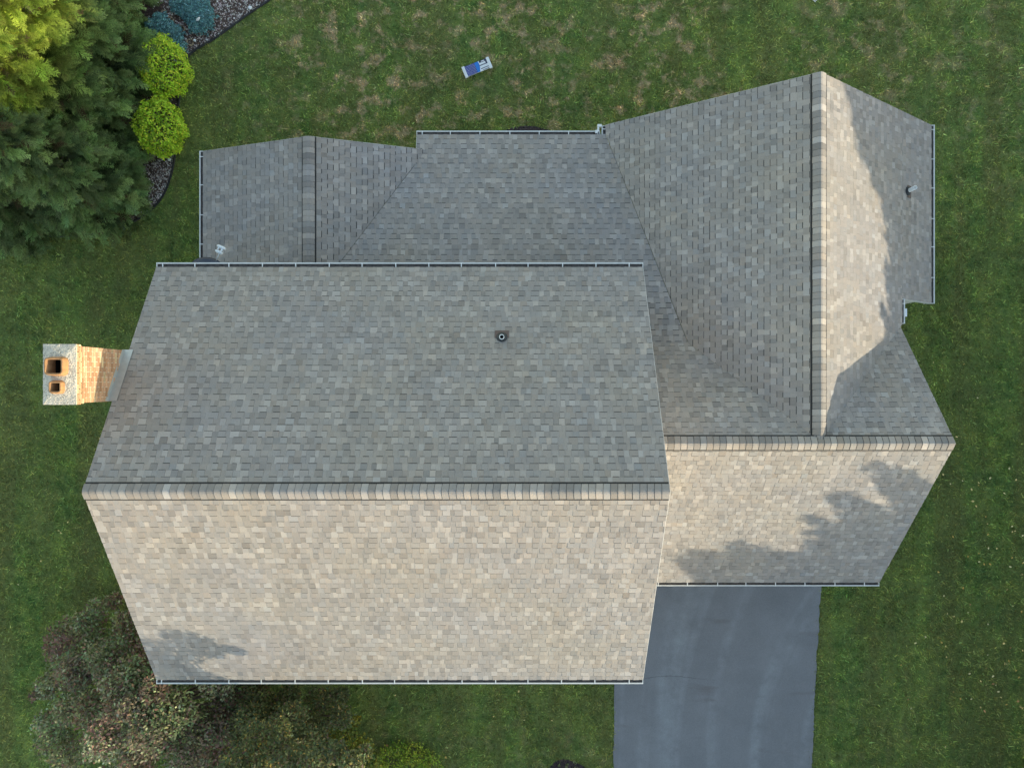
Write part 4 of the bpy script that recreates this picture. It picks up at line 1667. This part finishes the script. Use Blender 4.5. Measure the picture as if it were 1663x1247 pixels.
def stem_ring(label, px, r):
    c = gp(*px)
    mb = MB()
    for k in range(46):
        a = random.uniform(0, 2 * math.pi)
        rr = r * random.uniform(0.72, 1.05)
        a2 = a + random.uniform(0.3, 0.8)
        z = random.uniform(0.02, 0.09)
        colr = random.choice([(0.42, 0.32, 0.20), (0.32, 0.24, 0.15), (0.50, 0.42, 0.30)])
        mb.tube([(c[0] + rr * math.cos(a), c[1] + rr * math.sin(a), z), (c[0] + rr * 1.02 * math.cos((a + a2) / 2), c[1] + rr * 1.02 * math.sin((a + a2) / 2), z + 0.02),
                 (c[0] + rr * math.cos(a2), c[1] + rr * math.sin(a2), z)], [0.006, 0.008, 0.004], 4, colr)
    for k in range(12):
        a = random.uniform(0, 2 * math.pi)
        rr = r * random.uniform(0, 0.5)
        mb.tube([(c[0] + rr * math.cos(a), c[1] + rr * math.sin(a), 0.01), (c[0] + rr * 1.4 * math.cos(a), c[1] + rr * 1.4 * math.sin(a), 0.07)], [0.006, 0.003], 4, (0.30, 0.22, 0.13))
    o = mb.build('dried_plant', M['straw'], None, False, (c[0], c[1], 0))
    tag(o, label, 'plant', 'rings of dried stems in the corner bed')


stem_ring('faint grey ring of dried stems, farthest left on the mulch', (268, 24), 0.095)
stem_ring('tan ring of dried stems between the two blue shrubs, upper one', (279, 35), 0.10)
stem_ring('tan ring of dried stems between the two blue shrubs, lower one', (297, 49), 0.105)
stem_ring('pale ring of dried stems at the bed edge near the lawn', (310, 71), 0.10)


def path_light(label, px, r):
    c = gp(px[0], px[1], 0.12)
    t = thing('path_light', label, 'light', (c[0], c[1], 0), 'small round garden lights')
    mb = MB()
    V, F = [], []
    n = 18
    prof = [(0.3, 0.15), (0.75, 0.145), (1.0, 0.125), (1.0, 0.11), (0.6, 0.10)]
    for q, z in prof:
        V += [(c[0] + r * q * math.cos(2 * math.pi * k / n), c[1] + r * q * math.sin(2 * math.pi * k / n), z) for k in range(n)]
    F = [tuple(range(n))] + [(i * n + k, (i + 1) * n + k, (i + 1) * n + (k + 1) % n, i * n + (k + 1) % n) for i in range(len(prof) - 1) for k in range(n)]
    mb.add(V, F)
    mb.build('cap', M['lnb'], t)
    mb = MB()
    mb.tube([(c[0], c[1], -0.03), (c[0], c[1], 0.11)], 0.012, 8)
    mb.build('stake', M['steel'], t)


path_light('round white garden light on the stones at the top bed edge', (406, 13), 0.055)
path_light('small pale garden light below the rounded shrubs', (275, 259), 0.05)
path_light('small pale garden light beside the pale dried ring', (316, 66), 0.04)
# white ornament: a little bird shape
oc = gp(322, 32, 0.34)
orn = thing('garden_ornament', 'tiny white bird-shaped ornament standing in the blue shrub', 'ornament', (oc[0], oc[1], 0))
mb = MB()
d = Vector((0.8, 0.55, 0)).normalized()
o3 = Vector(oc)
mb.tube([o3 - d * 0.075, o3 - d * 0.03 + Vector((0, 0, .01)), o3 + d * 0.03 + Vector((0, 0, .02)), o3 + d * 0.075 + Vector((0, 0, .04))], [0.012, 0.035, 0.03, 0.012], 8)
mb.build('body', M['paint'], orn, True)
mb = MB()
sd = Vector((-d.y, d.x, 0))
mb.prism([o3 - d * 0.05 + Vector((0, 0, .02)), o3 + d * 0.02 + Vector((0, 0, .03)), o3 - d * 0.03 - sd * 0.07 + Vector((0, 0, .03))], (0, 0, 0.008))
mb.build('wing', M['paint'], orn)
mb = MB()
mb.tube([(oc[0], oc[1], 0), (oc[0], oc[1], 0.33)], 0.006, 6)
mb.build('stake', M['steel'], orn)
# white hose end at the top edge of the bed and a white scrap at the top of the lawn
mb = MB()
mb.tube([gp(249, -8, .05), gp(251, -2, .07), gp(255, 3, .06), gp(258, 6, .03)], 0.014, 8)
c = gp(254, 0)
tag(mb.build('white_pipe', M['pvc'], None, True, (c[0], c[1], 0)), 'thin curved white pipe end at the top of the mulch bed', 'pipe')
mb = MB()
mb.tube([gp(1317, -6, .06), gp(1320, -1, .05), gp(1324, 4, .03)], [0.02, 0.022, 0.012], 6)
mb.tube([gp(1324, 3, .03), gp(1329, -3, .04)], [0.016, 0.01], 6)
c = gp(1321, 0)
tag(mb.build('white_stake', M['pvc'], None, True, (c[0], c[1], 0)), 'small white stake on the grass at the top edge', 'stake')


# ------------------------------------------------------------------ front trees
def leafy(name, label, base, blobs, n, size, palette, r0, fork, cat='tree', group=None, shell=0.35):
    t = thing(name, label, cat, (base[0], base[1], 0), group)
    P, d, idx = blob_points(blobs, n, shell)
    ok = P[:, 2] > 0.1
    # keep clear of the house
    ok &= ~((P[:, 1] > -7.03) & (P[:, 0] > -8.42))
    P, idx = P[ok], idx[ok]
    pal = np.array(palette)
    # colours go in patches: each blob prefers one hue
    pick = (idx * 7) % len(pal)
    rnd = rng.integers(0, len(pal), len(P))
    ch = np.where(rng.random(len(P)) < 0.6, pick, rnd)
    V, F, C = leaf_quads(P, size, jitter_cols(pal[ch], len(P), 0.28, 0.08), 0.4)
    mk_np('crown', V, F, M['leaf'], t, C)
    mb = MB()
    low = [b for b in blobs if b[2] < 4.9]
    branches((base[0], base[1], 0), low[::2], r0, fork, mb)
    for b in blobs:
        if b[2] >= 4.9:
            near = min((q for q in blobs if q[2] < b[2] - 0.15), key=lambda q: sum((q[k] - b[k]) ** 2 for k in range(3)))
            mb.tube([near[:3], b[:3]], [0.016, 0.008], 5)
    # fine twigs
    for b in blobs:
        for k in range(5):
            a = rng.normal(0, 1, 3)
            a /= np.linalg.norm(a)
            q = np.array(b[:3]) + a * b[3] * 0.95
            if q[1] > -7.05 and q[0] > -8.45:
                continue
            mb.tube([b[:3], np.array(b[:3]) + a * b[3] * 0.5 + np.array([0, 0, .05]), q], [0.014, 0.009, 0.004], 4)
    mb.build('trunk', M['bark'], t)


def px_blobs(items):
    out = []
    for px, py, z, r in items:
        p = gp(px, py, z)
        out.append((p[0], p[1], p[2], r))
    return out


random.seed(3)
t1 = []
for i in range(130):
    px = random.uniform(70, 430)
    py = random.uniform(1000, 1275)
    if (px - 250) ** 2 / 190 ** 2 + (py - 1140) ** 2 / 165 ** 2 > 1.0:
        continue
    z = 4.2 - 2.6 * ((px - 250) ** 2 / 175 ** 2 + (py - 1150) ** 2 / 165 ** 2) + random.uniform(-0.7, 0.3)
    p = gp(px, py, z)
    if p[1] > -7.4 and p[0] > -8.7:
        continue
    t1.append((p[0], p[1], z, random.uniform(0.35, 0.6)))
t1 += px_blobs([(160, 985, 2.2, 0.35), (185, 975, 2.0, 0.25), (140, 1010, 2.2, 0.35), (200, 1010, 2.6, 0.35), (105, 1050, 2.0, 0.35), (75, 1120, 1.8, 0.3), (90, 1185, 2.2, 0.4), (120, 1090, 2.8, 0.5), (85, 1205, 2.0, 0.35), (55, 1130, 1.8, 0.16), (190, 1050, 3.0, 0.4), (215, 1090, 3.0, 0.4)])
brownish = [(0.280, 0.175, 0.119), (0.231, 0.266, 0.112), (0.210, 0.168, 0.112), (0.189, 0.252, 0.119), (0.378, 0.392, 0.238), (0.266, 0.154, 0.126), (0.231, 0.231, 0.112), (0.182, 0.224, 0.105)]
leafy('broadleaf_tree', 'brownish olive tree spreading past the lower left corner of the main roof', gp(270, 1165), t1, 60000, 0.048, brownish, 0.13, 1.3, shell=0.3)

t2 = []
for i in range(34):
    px = random.uniform(400, 560)
    py = random.uniform(1130, 1300)
    q = (px - 470) ** 2 / 110 ** 2 + (py - 1200) ** 2 / 110 ** 2
    if q > 1:
        continue
    z = 4.2 - 1.8 * q + random.uniform(-1.2, 0.4)
    p = gp(px, py, z)
    if p[1] > -7.45:
        continue
    t2.append((p[0], p[1], z, random.uniform(0.3, 0.55)))
t2 += [(-3.4, -8.1, 6.35, 0.30), (-3.85, -8.0, 6.05, 0.28), (-3.2, -8.0, 6.05, 0.18), (-4.3, -8.3, 6.1, 0.4), (-4.9, -8.4, 5.95, 0.46), (-5.2, -8.2, 5.55, 0.40),
       (-5.8, -8.5, 5.4, 0.45), (-4.5, -8.6, 5.7, 0.3), (-6.2, -8.6, 5.6, 0.42), (-5.6, -8.7, 5.9, 0.4), (-5.4, -8.0, 5.2, 0.35), (-5.9, -8.2, 5.0, 0.4)]
t2 += px_blobs([(540, 1135, 2.2, 0.35), (555, 1128, 2.0, 0.25), (548, 1165, 2.0, 0.3), (515, 1140, 2.4, 0.4), (470, 1130, 2.6, 0.35)])
mixed = [(0.128, 0.153, 0.060), (0.102, 0.145, 0.068), (0.187, 0.170, 0.076), (0.170, 0.111, 0.076), (0.374, 0.272, 0.076), (0.093, 0.136, 0.065), (0.145, 0.162, 0.068)]
leafy('broadleaf_tree', 'mixed green and amber tree below the gutter, right of the brownish tree', gp(478, 1190), t2, 48000, 0.040, mixed, 0.11, 1.6, shell=0.3)

t3 = px_blobs([(565, 1190, 0.9, 0.35), (585, 1215, 0.8, 0.4), (545, 1225, 0.9, 0.4), (520, 1235, 0.9, 0.4), (600, 1240, 0.7, 0.35), (575, 1170, 0.8, 0.2), (560, 1250, 0.8, 0.4), (530, 1205, 0.9, 0.3)])
leafy('yellowing_shrub', 'low yellowing green shrub at the right end of the front planting', gp(560, 1225), t3, 6000, 0.045, [(0.22, 0.26, 0.05), (0.50, 0.40, 0.05), (0.13, 0.20, 0.075), (0.36, 0.34, 0.06)], 0.03, 0.3, 'shrub')
t4 = px_blobs([(635, 1236, 0.2, 0.5), (672, 1222, 0.15, 0.4), (668, 1246, 0.2, 0.5), (700, 1244, 0.12, 0.42), (610, 1250, 0.2, 0.45), (650, 1215, 0.12, 0.3), (690, 1230, 0.12, 0.35)])
leafy('low_shrub', 'bright yellow-green low shrub at the lower edge of the lawn', gp(655, 1240), t4, 5200, 0.032, [(0.36, 0.46, 0.055), (0.48, 0.50, 0.06), (0.24, 0.36, 0.05)], 0.02, 0.15, 'shrub')

# sprig beside the downspout at the back wall
t5 = px_blobs([(1003, 192, 0.5, 0.16), (998, 197, 0.4, 0.14), (1010, 190, 0.4, 0.13)])
leafy('small_plant', 'small leafy plant at the back wall beside the downspout elbow', gp(1002, 197), t5, 260, 0.04, [(0.10, 0.15, 0.05), (0.14, 0.19, 0.07)], 0.01, 0.15, 'plant')
# seedlings in the front ring
t6 = px_blobs([(934, 1238, 0.2, 0.06), (920, 1243, 0.2, 0.07), (936, 1247, 0.2, 0.06), (909, 1243, 0.2, 0.05)])
leafy('small_plant', 'pale green seedling in the dark ring on the front lawn', gp(925, 1248), t6, 60, 0.03, [(0.30, 0.34, 0.16), (0.22, 0.28, 0.10)], 0.006, 0.06, 'plant')

# ------------------------------------------------------------------ fallen leaves
def leaf_mesh(i):
    mb = MB()
    n = 9
    L, W = 0.055, 0.032
    pts = []
    for k in range(n):
        u = k / (n - 1)
        pts.append((u * 2 * L - L, W * math.sin(math.pi * u) ** 0.8, 0.012 * math.sin(3 * u + i)))
    for k in range(n - 2, 0, -1):
        u = k / (n - 1)
        pts.append((u * 2 * L - L, -W * math.sin(math.pi * u) ** 0.8, 0.010 * math.cos(3 * u + i)))
    me = bpy.data.meshes.new('fallen_leaf')
    V = [(p[0], p[1], p[2] + 0.004) for p in pts] + [(p[0], p[1], p[2]) for p in pts]
    m = len(pts)
    F = [tuple(range(m))[::-1], tuple(range(m, 2 * m))] + [(k, (k + 1) % m, (k + 1) % m + m, k + m) for k in range(m)]
    me.from_pydata(V, [], F)
    c = [(0.78, 0.58, 0.22), (0.78, 0.66, 0.32), (0.68, 0.43, 0.11), (0.50, 0.27, 0.11)][i]
    me.materials.append(simple('fallen_leaf_%d' % i, c, 0.7, 0.15, 20))
    return me


LM = [leaf_mesh(i) for i in range(4)]
names = ['pale tan', 'cream', 'amber', 'rust brown']
spots = []
random.seed(21)
for i in range(105):
    if i < 70:
        px = 1663 - abs(random.gauss(0, 75))
        py = random.uniform(775, 1150)
    elif i < 90:
        px = random.uniform(1450, 1660)
        py = random.uniform(560, 1240)
    elif i < 98:
        px = random.uniform(20, 170)
        py = random.uniform(680, 1010)
    else:
        px = random.uniform(600, 990)
        py = random.uniform(1120, 1230)
    spots.append((px, py))
for px, py in spots:
    i = random.choices([0, 1, 2, 3], [5, 4, 3, 1.5])[0]
    o = bpy.data.objects.new('fallen_leaf', LM[i])
    p = gp(px, py, 0.085)
    o.location = (p[0], p[1], 0.085)
    s = random.uniform(0.42, 0.85)
    o.scale = (s, s, s)
    o.rotation_euler = (random.uniform(-0.4, 0.4), random.uniform(-0.4, 0.4), random.uniform(0, 6.28))
    col.objects.link(o)
    if px > 1300:
        band = 'level with garage roof' if py < 940 else ('level with upper driveway' if py < 1060 else 'level with lower driveway')
        place = 'on right lawn, %s, %s' % (band, 'by the edge' if px > 1600 else 'away from the edge')
    else:
        place = 'on left lawn below the chimney' if px < 300 else 'on front lawn left of the driveway'
    tag(o, '%s fallen leaf lying %s' % (names[i], place), 'leaf', 'fallen leaves on the lawn')
